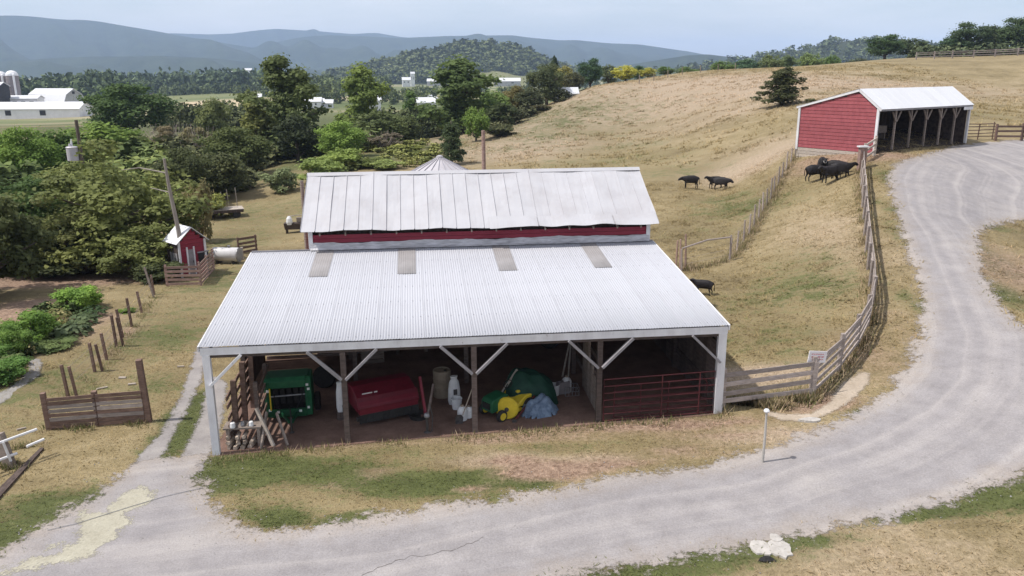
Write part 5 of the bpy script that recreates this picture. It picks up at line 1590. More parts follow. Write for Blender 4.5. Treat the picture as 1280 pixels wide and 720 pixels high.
# long low white building
gable_building('long_barn', 'long low white-roofed shed at the front of the valley farm', 35, 143.5, 440, 62, 15, 3.4, 6.4, .02, doors=((-22, 3, 2.6), (-6, 3, 2.6), (12, 3, 2.6)))
# gambrel barn, its pale end to the right
gc = P(72, 139, 480)
gbn = thing('gambrel_barn', 'white gambrel barn with grey end wall on the valley farm', 'barn', V(gc), -.35)
gp_ = [(-8, -6), (-8, 4), (-5.2, 9.6), (0, 12.6), (5.2, 9.6), (8, 4), (8, -6)]
MB().prism(gp_, -14, 14).build('wall', M['far_grey'], gbn)
for (a, b) in ((1, 2), (2, 3), (3, 4), (4, 5)):
    p0, p1 = np.array(gp_[a]), np.array(gp_[b])
    nrm = np.array([p1[1] - p0[1], -(p1[0] - p0[0])]); nrm = -nrm / np.linalg.norm(nrm)
    ce_ = (p0 + p1) / 2 + nrm * .12
    dd = (p1 - p0) * .5 * 1.04
    MB().beam((0, *(ce_ - dd)), (0, *(ce_ + dd)), 29, .3, (0, -nrm[0] * 0 + 0, 1)).build('roof', M['roof_shed'], gbn)
MB().box((14.1, 0, 10.6), (.2, 1.6, 1.4)).build('hay_door', M['far_dark'], gbn)
MB().box((14.1, 3.0, 1.6), (.2, 4.5, 3.0)).build('door', M['far_dark'], gbn)
gable_building('lean_shed', 'flat-roofed white milk house between the silos and the gambrel barn', 34, 134, 465, 16, 8, 5.0, 6.2, .05, windows=((-4, 2.6, 2.2, 1.8), (0.5, 2.6, 2.2, 1.8), (5, 2.6, 2.2, 1.8)), cat='shed')
gable_building('equipment_shed', 'dark shed with pale roof at the far left edge of the farm', -12, 139, 455, 18, 12, 13.5, 15.2, .1, wall='far_dark', cat='shed')
def silo(px, pt, d, R, label, py=139):
    b_ = P(px, py, d); t_ = P(px, pt, d)
    o = thing('silo', label, 'silo', V(b_))
    H_ = t_[2] - b_[2] - R * .8
    MB().lathe([(R, -8), (R, H_)], 20).build('wall', M['concrete'], o)
    MB().lathe([(R * 1.03, H_ - .3), (R * .97, H_ + R * .25), (R * .75, H_ + R * .55), (R * .4, H_ + R * .74), (R * .1, H_ + R * .8)], 20).build('dome', M['far_white'], o)
    for k in range(1, 9): MB().lathe([(R + .06, H_ * k / 9), (R + .12, H_ * k / 9 + .15), (R + .06, H_ * k / 9 + .3)], 20, close=False).build('hoop', M['concrete'], o)
    MB().tube([(R * .75, -R * .85, -2), (R * .75, -R * .85, H_ + .3), (R * .3, -R * .2, H_ + R * .5)], .55, 8).build('chute', M['far_white'], o)
    return o
silo(8, 89, 478, 3.0, 'left concrete silo with white dome at the valley farm')
silo(22, 88, 474, 3.2, 'right concrete silo with white dome and white chutes')
for px, py, d, L, Wd, e, r, rz, lab, nm, wl in (
    (548, 106, 1150, 30, 12, 5, 8, 0, 'left long white poultry house below the wooded hill', 'long_barn', 'far_grey'),
    (634, 106, 1150, 36, 12, 5, 9, .05, 'right long white poultry house below the wooded hill', 'long_barn', 'far_grey'),
    (508, 106, 1050, 10, 8, 6, 9, .2, 'small white farmhouse left of the poultry houses', 'farmhouse', 'far_white'),
    (516, 104, 1080, 5, 5, 12, 14, .2, 'narrow tall white building beside the small farmhouse', 'tower_house', 'far_white'),
    (392, 134, 420, 8, 6, 3, 4.6, .1, 'first white cottage right of the tall poplar', 'cottage', 'far_white'),
    (399, 134, 430, 5, 5, 2.6, 4.2, .4, 'white cottage second from the tall poplar', 'cottage', 'far_white'),
    (409, 135, 425, 6, 5, 2.6, 4.0, .1, 'white cottage third from the tall poplar', 'cottage', 'far_white'),
    (467, 134, 380, 6, 5, 3.2, 4.8, .3, 'white hut under the light green tree', 'cottage', 'far_white'),
    (532, 135, 420, 9, 7, 3, 5, .3, 'pale house in the clearing left of the big central tree', 'farmhouse', 'far_white'),
    (537, 128, 560, 9, 7, 2.8, 4.6, 1.1, 'pale shed behind the clearing house', 'cottage', 'far_white'),
    (311, 92, 1500, 12, 10, 6, 9, .2, 'white house on the far rise left of the poplar', 'farmhouse', 'far_white'),
    (293, 95, 1450, 9, 8, 5, 8, .2, 'lower white house on the far rise', 'farmhouse', 'far_white'),
    (322, 127, 520, 5, 5, 3, 4.5, .2, 'white hut peeping out left of the tall poplar', 'cottage', 'far_white'),
    (708, 125, 150, 3.2, 2.0, 1.3, 1.9, .1, 'small white shelter at the top edge of the field', 'shelter', 'far_white'),
    ):
    gable_building(nm, lab, px, py, d, L, Wd, e, r, rz, wall=wl, cat=nm.replace('_', ' '), windows=((-L * .25, e * .55, L * .1, e * .3), (L * .2, e * .55, L * .1, e * .3)))
drape('gravel_lot', GRAVELLOT, 4, .25, soil_material('lot_gravel', (.34, .34, .32), (.46, .46, .44), 2.0), 2)

# ================================================================== CATTLE
def cow_mesh(name, head='level', neck_turn=0.0, step=0.0):
    me = bpy.data.meshes.new(name)
    V_, E_, R_ = [], [], []
    def chain(pts, start=None):
        prev = start
        for x, y, z, rx, ry in pts:
            V_.append((x, y, z)); R_.append((rx, ry)); i = len(V_) - 1
            if prev is not None: E_.append((prev, i))
            prev = i
        return prev
    # trunk along x, head towards -x
    chain([(.0, 0, .97, .34, .44)])
    e = chain([(.60, 0, 1.03, .32, .37), (.84, 0, 1.12, .12, .14)], 0)
    chain([(.90, 0, 1.10, .035, .035), (.95, 0, .80, .028, .028), (.96, 0, .45, .04, .04)], e)
    s = chain([(-.56, 0, 1.02, .30, .40)], 0)
    sh = len(V_) - 1
    hz = {'level': (1.18, 1.33, 1.32, 1.16), 'graze': (.92, .55, .32, .16), 'low': (1.12, 1.10, 1.00, .86)}[head]
    hx = {'level': (-.80, -.98, -1.14, -1.33), 'graze': (-.88, -1.06, -1.14, -1.20), 'low': (-.84, -1.03, -1.18, -1.34)}[head]
    t = neck_turn
    hd = chain([(hx[0], t * .1, hz[0], .17, .22), (hx[1], t * .3, hz[1], .14, .16), (hx[2], t * .45, hz[2], .125, .14), (hx[3], t * .6, hz[3], .085, .095)], sh)
    ear = hd - 2
    for q in (-1, 1):
        chain([(hx[1] + .0, t * .3 + q * .16, hz[1] + .05, .035, .05), (hx[1] + .03, t * .3 + q * .27, hz[1] + .03, .02, .03)], ear)
    hip = 1
    for q in (-1, 1):
        k = step * q
        chain([(.60, q * .17, .78, .13, .17), (.56 + k, q * .17, .56, .075, .09), (.68 + k, q * .17, .38, .05, .06), (.64 + k, q * .17, .10, .045, .05), (.61 + k, q * .17, .02, .055, .065)], hip)
        chain([(-.52, q * .16, .74, .11, .14), (-.53 - k, q * .16, .42, .06, .065), (-.53 - k, q * .16, .12, .045, .05), (-.56 - k, q * .16, .02, .055, .065)], sh)
    me.from_pydata(V_, E_, [])
    o = bpy.data.objects.new('tmp', me); COL.objects.link(o)
    sk = o.modifiers.new('skin', 'SKIN')
    for i, r in enumerate(R_):
        o.data.skin_vertices[0].data[i].radius = r
    o.data.skin_vertices[0].data[0].use_root = True
    sk.use_smooth_shade = True
    sb_ = o.modifiers.new('sub', 'SUBSURF'); sb_.levels = 2; sb_.render_levels = 2
    dg = bpy.context.evaluated_depsgraph_get()
    m2 = bpy.data.meshes.new_from_object(o.evaluated_get(dg))
    bpy.data.objects.remove(o)
    m2.name = name
    m2.materials.clear(); m2.materials.append(M['hide'])
    m2.polygons.foreach_set('use_smooth', [True] * len(m2.polygons))
    return m2
CM = [cow_mesh('cow_body', 'level', 0, .08), cow_mesh('cow_body', 'low', .25, -.06), cow_mesh('cow_body', 'level', -.3, .05)]
def cow(px, py, d, mesh, rz, sc, label, name='cow'):
    if d is None: p = G(px, py)
    else: p = on(px, d)
    o = link(name, CM[mesh], None, V(p), (0, 0, rz), (sc * .9, sc * .9, sc * .92))
    return tag(o, label, 'cow', 'black cattle on the pasture')
cow(1018, 227, None, 1, PI + .1, .86, 'black cow at the left end of the bunched herd, rump to the wire fence')
cow(1037, 229, None, 2, .25, .86, 'black cow in front middle of the bunched herd')
c3 = cow(1027, 219, None, 0, 1.35, .92, 'black cow facing us at the back of the herd with a white face spot')
MB().lathe([(.02, 0), (.13, .02), (.14, .06), (.02, .1)], 10, Matrix.Translation((-1.13, 0, 1.2)) @ Matrix.Rotation(-PI / 2, 4, 'Y')).build('face_spot', M['hide_white'], c3)
cow(1050, 224, None, 0, PI - .2, .84, 'black cow at the right end of the bunched herd')
cow(1043, 220, None, 1, 2.6, .80, 'black cow half hidden between the middle and right cows')
cow(863, 236, None, 1, -.05, .80, 'lone black calf standing left on the pasture')
cow(894, 236, None, 0, .05, .76, 'black calf facing left in the pair on the pasture')
cow(901, 238, None, 1, PI - .5, .80, 'black calf facing right in the pair on the pasture')
cow(879, 369, None, 0, -.35, .56, 'small black calf at the edge of the barn roof')

# longer grass left standing along fences, posts and walls
def fringe(paths, n, spread, hmin, hmax, wide, grn, name, label):
    xs, ys = [], []
    for pth in paths:
        pth = [np.array(q[:2], float) for q in pth]
        L = [np.linalg.norm(b - a) for a, b in zip(pth, pth[1:])]; tot = sum(L)
        for a, b, l in zip(pth, pth[1:], L):
            k = max(1, int(n * l / tot / len(paths)))
            t = rng.random(k)[:, None]
            q = a + (b - a) * t + rng.normal(0, spread, (k, 2))
            xs.append(q[:, 0]); ys.append(q[:, 1])
    x, y = np.concatenate(xs), np.concatenate(ys)
    ok = (sdf(x, y, ROAD) < -.05) & ~inside(x, y, FLOOR)
    cl = np.sin(x * 2.3 + np.sin(y * 1.9) * 2) * np.sin(y * 2.7 + x) > -.25
    x, y = x[ok & cl], y[ok & cl]; m = len(x)
    z = gz(x, y) - .02
    h = rng.uniform(hmin, hmax, m); a = rng.uniform(0, 6.28, m); w = wide * rng.uniform(.6, 1.5, m)
    lean = rng.uniform(.25, 1.0, m) * h; la = a + PI / 2
    base = np.stack([x, y, z], -1); d = np.stack([np.cos(a) * w, np.sin(a) * w, 0 * a], -1)
    tip = base + np.stack([np.cos(la) * lean, np.sin(la) * lean, h], -1)
    v = np.stack([base - d, base + d, tip], 1).reshape(-1, 3)
    g = np.repeat(np.clip(grn + rng.normal(0, .25, m), 0, 1), 3)
    o = link(name, np_mesh(name, v, np.arange(3 * m).reshape(m, 3), bmat, dict(green=g, soil=g * 0, straw=np.repeat(rng.uniform(0, .8, m), 3), shade=np.repeat(rng.random(m), 3))))
    return tag(o, label, kind='stuff')
fringe([fw[:3], fw[2:], ww], 16000, .22, .10, .42, .014, .35, 'fence_grass', 'long uncut grass along the right-hand fences')
fringe([[ga, gb], gps, [G(268, 575), G(434, 558), G(593, 546), G(747, 533), G(897, 524)], [G(0, 590), G(30, 560)]], 9000, .20, .06, .26, .011, .55, 'edge_weeds', 'ragged weeds along the yard posts and the barn front')

# ================================================================== HILLS AND MOUNTAINS
def forest_ground(name, a, b, sc):
    t = NT(name)
    n = t.noise(t.mapv(t.pos(), (1, 1, 2)), sc, 6, 0.7)
    n2 = t.noise(t.pos(), sc * 9, 3, 0.7)
    col = t.ramp(t.math('ADD', t.math('MULTIPLY', n, .7), t.math('MULTIPLY', n2, .3)), [(0.32, a), (0.68, b)])
    t.bump(t.math('ADD', n, t.math('MULTIPLY', n2, .5)), 0.8, 10)
    return t.done(col, 1.0)
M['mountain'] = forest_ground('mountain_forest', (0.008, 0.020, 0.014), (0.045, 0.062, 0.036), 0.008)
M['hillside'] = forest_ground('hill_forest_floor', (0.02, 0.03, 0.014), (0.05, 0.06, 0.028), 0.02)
RIDGE = {}
def ridge(name, prof, D, depth, mat, seed, cols=260, rows=40, rough=.30, base=-12, key=None):
    r_ = np.random.default_rng(seed)
    px = np.linspace(prof[0][0], prof[-1][0], cols)
    py = np.interp(px, [p[0] for p in prof], [p[1] for p in prof])
    k = np.ones(5) / 5
    py = np.convolve(np.pad(py, 2, mode='edge'), k, 'valid')
    crest = np.array([P(a, b, D) for a, b in zip(px, py)])
    u = crest[:, 0]
    f = [(r_.uniform(.6, 1.4) * 2 * PI / w, r_.uniform(0, 7), r_.uniform(-1, 1)) for w in (depth * .9, depth * .5, depth * .3, depth * .17, depth * .1)]
    vs = np.zeros((rows, cols, 3))
    ts = np.concatenate([np.linspace(0, 1, rows - 5), [1.08, 1.2, 1.4, 1.7, 2.0]])
    for j, t in enumerate(ts):
        y = D + (t - 1) * depth
        n = sum(a / (i + 1.3) * np.sin(w * u + ph + a * 5 * t + sl * 3 * t) for i, (w, ph, sl) in enumerate(f) for a in (1,))
        s = np.clip(t, 0, 1) if t <= 1 else max(0, 1 - (t - 1) * .7)
        sh = s ** 1.25
        z = base + (crest[:, 2] - base) * np.clip(sh + rough * n * np.sin(PI * np.clip(t, 0, 1)) * .8, 0, 1.0 if t < 1 else 1)
        vs[j, :, 0] = u * (y / D); vs[j, :, 1] = y; vs[j, :, 2] = z
    ii = np.arange(rows * cols).reshape(rows, cols)
    f_ = np.stack([ii[:-1, :-1], ii[:-1, 1:], ii[1:, 1:], ii[1:, :-1]], -1).reshape(-1, 4)
    o = link(name, np_mesh(name, vs.reshape(-1, 3), f_, mat, None, True))
    if key: RIDGE[key] = vs
    return tag(o, kind='structure')
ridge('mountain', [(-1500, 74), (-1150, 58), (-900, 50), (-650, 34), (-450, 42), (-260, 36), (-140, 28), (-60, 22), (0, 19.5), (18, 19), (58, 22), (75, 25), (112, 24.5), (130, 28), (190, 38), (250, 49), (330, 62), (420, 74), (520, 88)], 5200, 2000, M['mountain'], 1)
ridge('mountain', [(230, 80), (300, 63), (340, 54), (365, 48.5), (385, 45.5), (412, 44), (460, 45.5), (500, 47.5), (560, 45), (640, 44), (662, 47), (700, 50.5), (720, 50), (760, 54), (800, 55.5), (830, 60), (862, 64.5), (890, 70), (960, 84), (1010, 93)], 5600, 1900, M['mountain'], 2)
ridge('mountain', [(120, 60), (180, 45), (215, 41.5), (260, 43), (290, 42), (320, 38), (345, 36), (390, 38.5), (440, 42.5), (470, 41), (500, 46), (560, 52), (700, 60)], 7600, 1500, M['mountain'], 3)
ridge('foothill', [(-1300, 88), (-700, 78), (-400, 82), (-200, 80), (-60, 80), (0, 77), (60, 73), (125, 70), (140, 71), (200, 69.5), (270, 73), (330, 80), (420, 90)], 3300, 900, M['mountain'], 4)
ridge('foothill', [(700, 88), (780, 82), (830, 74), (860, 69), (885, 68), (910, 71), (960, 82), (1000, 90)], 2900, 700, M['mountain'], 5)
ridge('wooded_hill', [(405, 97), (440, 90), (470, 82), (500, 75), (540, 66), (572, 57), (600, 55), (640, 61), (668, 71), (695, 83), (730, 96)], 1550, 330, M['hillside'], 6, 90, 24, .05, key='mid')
ridge('wooded_hill', [(780, 97), (850, 90), (900, 81), (950, 72), (1000, 63), (1040, 52), (1080, 50), (1140, 54), (1200, 60), (1300, 66), (1500, 60), (1800, 70), (2300, 86)], 1500, 330, M['hillside'], 7, 130, 24, .05, key='right')

# ================================================================== FOLIAGE
def quads(cent, nrm, size, r_, aspect=1.0):
    n = len(cent)
    nrm = nrm / (np.linalg.norm(nrm, axis=1, keepdims=True) + 1e-9)
    a = np.cross(nrm, r_.normal(0, 1, (n, 3))); a /= np.linalg.norm(a, axis=1, keepdims=True) + 1e-9
    b = np.cross(nrm, a)
    s = size[:, None] / 2
    a = a * s * aspect; b = b * s
    fold = nrm * s * .35
    v = np.stack([cent - a - b * .6, cent - b * 1.1 + a * .2 - fold, cent + a + b * .5, cent + b * 1.1 - a * .3 - fold], 1).reshape(-1, 3)
    f = np.arange(4 * n).reshape(n, 4)
    return v, f
def clump_points(clumps, n, r_, shell=.55):
    c = np.array([q[:3] for q in clumps]); rad = np.array([q[3] for q in clumps])
    w = rad ** 2; w /= w.sum()
    k = r_.choice(len(c), n, p=w)
    d = r_.normal(0, 1, (n, 3)); d /= np.linalg.norm(d, axis=1, keepdims=True)
    d[:, 2] = np.where(r_.random(n) < .45, np.abs(d[:, 2]), d[:, 2])
    rr = rad[k] * (shell + (1 - shell) * r_.random(n)) * (.85 + .3 * r_.random(n))
    p = c[k] + d * rr[:, None] * np.array([1, 1, .8])
    return p, d * .8 + np.array([0, 0, .35]) + r_.normal(0, .45, (n, 3))
def clumps_for(shape, r_):
    out = []
    if shape == 'round':
        for i in range(46):
            d = r_.normal(0, 1, 3); d /= np.linalg.norm(d)
            rr = r_.uniform(.45, 1) ** .6
            out.append((d[0] * .36 * rr, d[1] * .36 * rr, .50 + d[2] * .38 * rr, r_.uniform(.08, .16)))
        out += [(0, 0, .55, .2), (.1, -.05, .45, .18), (-.1, .05, .62, .18)]
    elif shape == 'tall':
        for i in range(46):
            z = r_.uniform(.10, .93)
            w = .36 * math.sin(PI * min(1, (z + .08) / 1.03) ** .75) ** .7 * (1 - .35 * max(0, z - .5))
            a = r_.uniform(0, 2 * PI); q = r_.uniform(.3, 1)
            out.append((math.cos(a) * w * q, math.sin(a) * w * q, z, r_.uniform(.05, .105)))
        out += [(0, 0, z, .12) for z in (.25, .4, .55, .7)]
    elif shape == 'spread':
        for i in range(62):
            a = r_.uniform(0, 2 * PI); q = r_.uniform(.1, 1) ** .6
            z = .12 + .78 * r_.random() * (1 - .5 * q * q)
            out.append((math.cos(a) * .44 * q, math.sin(a) * .44 * q, z, r_.uniform(.06, .115)))
        out += [(0, 0, .6, .17), (.12, .1, .5, .14), (-.15, 0, .52, .14)]
    elif shape == 'conifer':
        for i in range(60):
            z = r_.uniform(.12, .97)
            w = .40 * (1 - z) ** .75 + .02
            a = r_.uniform(0, 2 * PI); q = r_.uniform(.35, 1.05)
            out.append((math.cos(a) * w * q, math.sin(a) * w * q, z - .05 * q, r_.uniform(.045, .095)))
        out += [(0, 0, z, .08 + .18 * (1 - z)) for z in (.2, .35, .5, .65, .8)]
    elif shape == 'bush':
        for i in range(36):
            a = r_.uniform(0, 2 * PI); q = r_.uniform(.1, 1) ** .5
            out.append((math.cos(a) * .38 * q, math.sin(a) * .38 * q, .12 + .72 * r_.random() * (1 - .4 * q * q), r_.uniform(.10, .19)))
    elif shape == 'twiggy':
        for i in range(40):
            a = r_.uniform(0, 2 * PI); q = r_.uniform(.1, 1) ** .5
            out.append((math.cos(a) * .42 * q, math.sin(a) * .42 * q, .15 + .75 * r_.random() * (1 - .3 * q), r_.uniform(.05, .12)))
    return out
def trunk_mesh(shape, clumps, r_):
    m = MB()
    if shape in ('bush', 'twiggy'):
        for c in clumps[:14]:
            m.tube([(c[0] * .15, c[1] * .15, -.02), (c[0] * .6, c[1] * .6, c[2] * .55), (c[0], c[1], c[2] + .03)], [.016, .011, .004], 5)
        if shape == 'twiggy':
            for i in range(40):
                a = r_.uniform(0, 2 * PI); q = r_.uniform(.1, .5)
                m.tube([(math.cos(a) * q * .5, math.sin(a) * q * .5, .0), (math.cos(a + .3) * q * .8, math.sin(a + .3) * q * .8, .4), (math.cos(a) * q, math.sin(a) * q, r_.uniform(.5, .9))], [.007, .004, .002], 4)
    else:
        top = {'round': .62, 'tall': .85, 'spread': .5, 'conifer': .95}[shape]
        R = {'round': .030, 'tall': .026, 'spread': .032, 'conifer': .028}[shape]
        m.tube([(0, 0, -.03), (.004, .006, .02), (.012, 0, top * .35), (-.008, .01, top * .7), (0, 0, top)], [R * 1.5, R * 1.1, R * .9, R * .65, R * .3], 8)
        for c in clumps[:(16 if shape != 'conifer' else 24)]:
            z0 = max(.1, min(top * .95, c[2] - (.25 if shape != 'conifer' else .02) * (1 if shape != 'tall' else .6)))
            m.tube([(0, 0, z0), (c[0] * .55, c[1] * .55, z0 + (c[2] - z0) * .6), (c[0], c[1], c[2])], [R * .5, R * .3, R * .08], 5)
    return m
SPEC = {}
def species(key, shape, n, leaf, seed, bark='bark', aspect=1.0):
    r_ = np.random.default_rng(seed)
    cl = clumps_for(shape, r_)
    p, nn = clump_points(cl, n, r_)
    if shape in ('round', 'spread', 'tall', 'bush'):       # stray sprigs break the outline
        k = n // 12
        q, qn = clump_points([(c[0] * 1.08, c[1] * 1.08, c[2] + .02, c[3] * 1.35) for c in cl], k, r_, .8)
        p = np.concatenate([p, q]); nn = np.concatenate([nn, qn])
    v, f = quads(p, nn, leaf * r_.uniform(.6, 1.35, len(p)), r_, aspect)
    v[:, 2] = np.maximum(v[:, 2], .0)
    SPEC[key] = (np_mesh('crown', v, f, M['leaf']), trunk_mesh(shape, cl, r_).mesh('trunk', M[bark], True))
species('round_near', 'round', 9000, .026, 11)
species('spread_near', 'spread', 12000, .023, 12)
species('spread_near2', 'spread', 11000, .026, 32)
species('tall_near', 'tall', 8000, .026, 13)
species('tall_near2', 'tall', 6500, .030, 23)
species('round_mid', 'round', 3600, .042, 14)
species('round_mid2', 'round', 3600, .042, 15)
species('tall_mid', 'tall', 3600, .038, 16)
species('conifer', 'conifer', 6000, .024, 17, aspect=1.5)
species('bush', 'bush', 2600, .055, 18)
species('bush_near', 'bush', 5200, .042, 19)
species('twiggy', 'twiggy', 4200, .032, 20, 'wood_grey')
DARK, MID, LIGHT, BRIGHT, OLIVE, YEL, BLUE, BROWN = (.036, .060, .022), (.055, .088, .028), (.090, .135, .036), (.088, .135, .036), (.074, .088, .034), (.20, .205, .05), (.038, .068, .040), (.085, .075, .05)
def tree(name, label, px, pytop, wpx, d, spec, colr, cat='tree', group=None, pybase=None, rz=None, dep=1.0):
    top = P(px, pytop, d)[2]
    b = on(px, d, (top - on(px, d)[2]) * .45)
    if pybase is not None: b[2] = min(b[2], P(px, pybase, d)[2])
    h = top - b[2]
    w = wpx * (d * ct + (CAM_H - b[2] - h / 2) * st_) / FPX
    o = thing(name, label, cat, V(b), rz if rz is not None else random.uniform(0, 6.28), group)
    cr, tr = SPEC[spec]
    wd = {'tall': .54, 'coni': .60, 'roun': .92, 'spre': 1.02, 'bush': 1.05, 'twig': .95}[spec[:4]]
    s = w / wd * 1.12
    parts = ('stem', 'foliage') if cat in ('bush', 'plant', 'shrub', 'hedge') else ('trunk', 'crown')
    t_ = link(parts[0], tr, o, None, None, (s, s * dep, h))
    c_ = link(parts[1], cr, o, None, None, (s, s * dep, h))
    v = random.uniform(.9, 1.1)
    c_.color = (colr[0] * v * 2.55, colr[1] * v * 2.4, colr[2] * v * 2.0, 1)
    return o
TREES = [
 # big trees beside the left yard
 ('broad_tree', 'shady tree at the very left edge beside the bare soil', -35, 195, 170, 38.5, 'spread_near2', (.04, .05, .022)),
 ('broad_tree', 'big yellowish-green spreading tree behind the leaning pole', 134, 162, 225, 49, 'spread_near', OLIVE),
 ('broad_tree', 'lower olive tree hanging over the plank pen', 178, 268, 125, 44.5, 'spread_near2', OLIVE),
 ('broad_tree', 'dark green tree at the left edge with a shaded trunk', 22, 205, 170, 47, 'spread_near2', DARK),
 ('broad_tree', 'dull green tree between the left-edge tree and the big spreading one', 78, 238, 130, 45.5, 'spread_near', (.066, .074, .032)),
 ('broad_tree', 'bright green tree top below the valley farm at the left edge', 26, 150, 86, 78, 'round_near', (.075, .12, .03)),
 ('broad_tree', 'mid-green tree right behind the utility pole', 72, 160, 80, 84, 'round_mid', MID),
 ('broad_tree', 'big round dark green tree right of the valley barns', 158, 97, 108, 150, 'round_near', DARK),
 ('broad_tree', 'flat light green crown below the round dark tree', 128, 148, 96, 105, 'round_mid2', LIGHT),
 ('broad_tree', 'dark tree behind the flatbed wagon', 232, 178, 74, 72, 'round_near', (.045, .055, .025)),
 ('broad_tree', 'tall loose olive tree left of the poplar with a bare stem', 268, 121, 46, 150, 'round_mid', (.075, .09, .04)),
 ('broad_tree', 'dark bushy tree in front of the loose olive tree', 290, 152, 90, 88, 'round_near', (.05, .064, .026)),
 ('broad_tree', 'shaded tree over the wagon stakes', 278, 186, 76, 75, 'round_mid2', (.042, .050, .025)),
 ('poplar_tree', 'tall ragged dark poplar, highest of the left trees', 356, 64, 76, 108, 'tall_near', (.058, .076, .032)),
 ('broad_tree', 'dark rounded tree at the foot of the tall poplar', 372, 142, 60, 98, 'round_mid', (.024, .032, .018)),
 ('poplar_tree', 'lower olive shoulder tree left of the tall poplar', 322, 128, 44, 104, 'tall_mid', (.085, .095, .035)),
 ('broad_tree', 'bright yellow-green tree right of the poplar foot', 424, 146, 62, 96, 'round_near', BRIGHT),
 ('poplar_tree', 'tall light green tree between poplar and central tree', 456, 79, 54, 135, 'tall_near2', (.085, .115, .035)),
 ('broad_tree', 'grey-green tree below the tall light green tree', 472, 138, 76, 112, 'round_mid', (.062, .080, .036)),
 ('broad_tree', 'dim tree right of the grey-green one above the bushes', 505, 142, 52, 125, 'round_mid2', (.05, .065, .03)),
 ('broad_tree', 'small mid-green tree in the clearing', 515, 114, 30, 190, 'tall_mid', MID),
 ('poplar_tree', 'tall central tree with ragged green crown behind the barn', 578, 70, 78, 132, 'tall_near2', (.055, .080, .030)),
 ('cedar_tree', 'dark columnar cedar just left of the bare pole', 565, 148, 34, 88, 'conifer', (.032, .046, .024)),
 ('broad_tree', 'light green tree right of the central tree', 613, 112, 56, 140, 'round_mid', (.085, .125, .045)),
 ('broad_tree', 'small bright green tree at the lower hill edge', 596, 131, 34, 110, 'round_mid2', BRIGHT),
 ('broad_tree', 'dark tree on the hill edge behind the small bright tree', 628, 128, 42, 125, 'round_mid', (.034, .046, .022)),
 ('broad_tree', 'brownish-green tree above the hill edge', 645, 104, 46, 150, 'round_mid2', (.085, .078, .035)),
 ('broad_tree', 'large dark grey-green tree on the hill edge', 684, 74, 54, 148, 'round_near', (.048, .060, .032)),
 ('broad_tree', 'shadowed tree under the large hill-edge tree', 662, 112, 42, 140, 'round_mid', (.03, .036, .02)),
 ('conifer_tree', 'thin dark spire behind the large hill-edge tree', 694, 66, 16, 165, 'conifer', (.03, .045, .03)),
 ('broad_tree', 'yellowish tree between the hill-edge trees', 707, 81, 30, 162, 'round_mid', (.14, .135, .045)),
 ('broad_tree', 'low dark tree at the field top', 719, 88, 30, 158, 'round_mid2', (.045, .05, .03)),
 ('broad_tree', 'dark blue-green tree on the field top', 739, 69, 34, 165, 'round_near', BLUE),
 ('broad_tree', 'faint grey-green tree right of the blue-green one', 761, 80, 26, 175, 'round_mid', (.06, .075, .045)),
 ('broad_tree', 'larger yellow tree on the crest', 783, 80, 34, 170, 'round_mid2', YEL),
 ('broad_tree', 'smaller yellow tree on the crest', 811, 84, 24, 172, 'round_mid', YEL),
 ('broad_tree', 'small dark tree between the two yellow trees', 799, 81, 18, 182, 'round_mid', BLUE),
 ('broad_tree', 'small green tree just right of the yellow trees', 833, 82, 22, 188, 'round_mid2', MID),
 ('cedar_tree', 'lone dark cedar on the dry hillside left of the red shed', 981, 81, 54, 92, 'conifer', (.040, .046, .024)),
 ('broad_tree', 'large green tree left of the gap on the right crest', 1108, 40, 46, 195, 'round_near', (.038, .065, .03)),
 ('broad_tree', 'lower dark tree on the right crest beside the large one', 1140, 47, 46, 198, 'round_mid', (.042, .058, .032)),
 ('broad_tree', 'low tree ending the left clump on the right crest', 1158, 55, 26, 200, 'round_mid2', (.042, .058, .03)),
 ('broad_tree', 'spreading dark tree right of the crest gap', 1190, 46, 40, 196, 'round_mid', (.032, .055, .03)),
 ('broad_tree', 'tall dark tree on the right crest', 1214, 23, 52, 196, 'round_near', (.036, .055, .030)),
 ('broad_tree', 'broken-topped tree between the two tallest on the right crest', 1245, 29, 40, 200, 'round_mid2', (.042, .055, .032)),
 ('broad_tree', 'tallest dark tree at the right edge of the crest', 1274, 17, 54, 194, 'round_near', (.036, .056, .028)),
]
for t in TREES: tree(*t)
for k, (px, top, w, d, c) in enumerate(((905, 75, 34, 230, MID), (935, 73, 40, 235, BLUE), (965, 66, 30, 225, (.07, .09, .04)), (985, 68, 26, 235, (.06, .085, .04)), (1015, 64, 34, 225, (.08, .11, .045)), (1040, 68, 26, 235, MID), (860, 82, 30, 240, MID), (1075, 72, 36, 235, (.04, .05, .03)))):
    tree('broad_tree', ['small tree over the crest, second from the left', 'bluish tree over the crest in the low middle', 'pale tree on the crest above the lone cedar left side', 'green tree on the crest just above the lone cedar', 'light green tree on the crest right of the lone cedar', 'mid-green tree on the crest left of the shed ridge', 'small tree over the crest nearest the yellow trees', 'dark low tree filling the crest above the red shed'][k], px, top, w, d, 'round_mid' if k % 2 else 'round_mid2', c, group='trees over the crest', pybase=97)
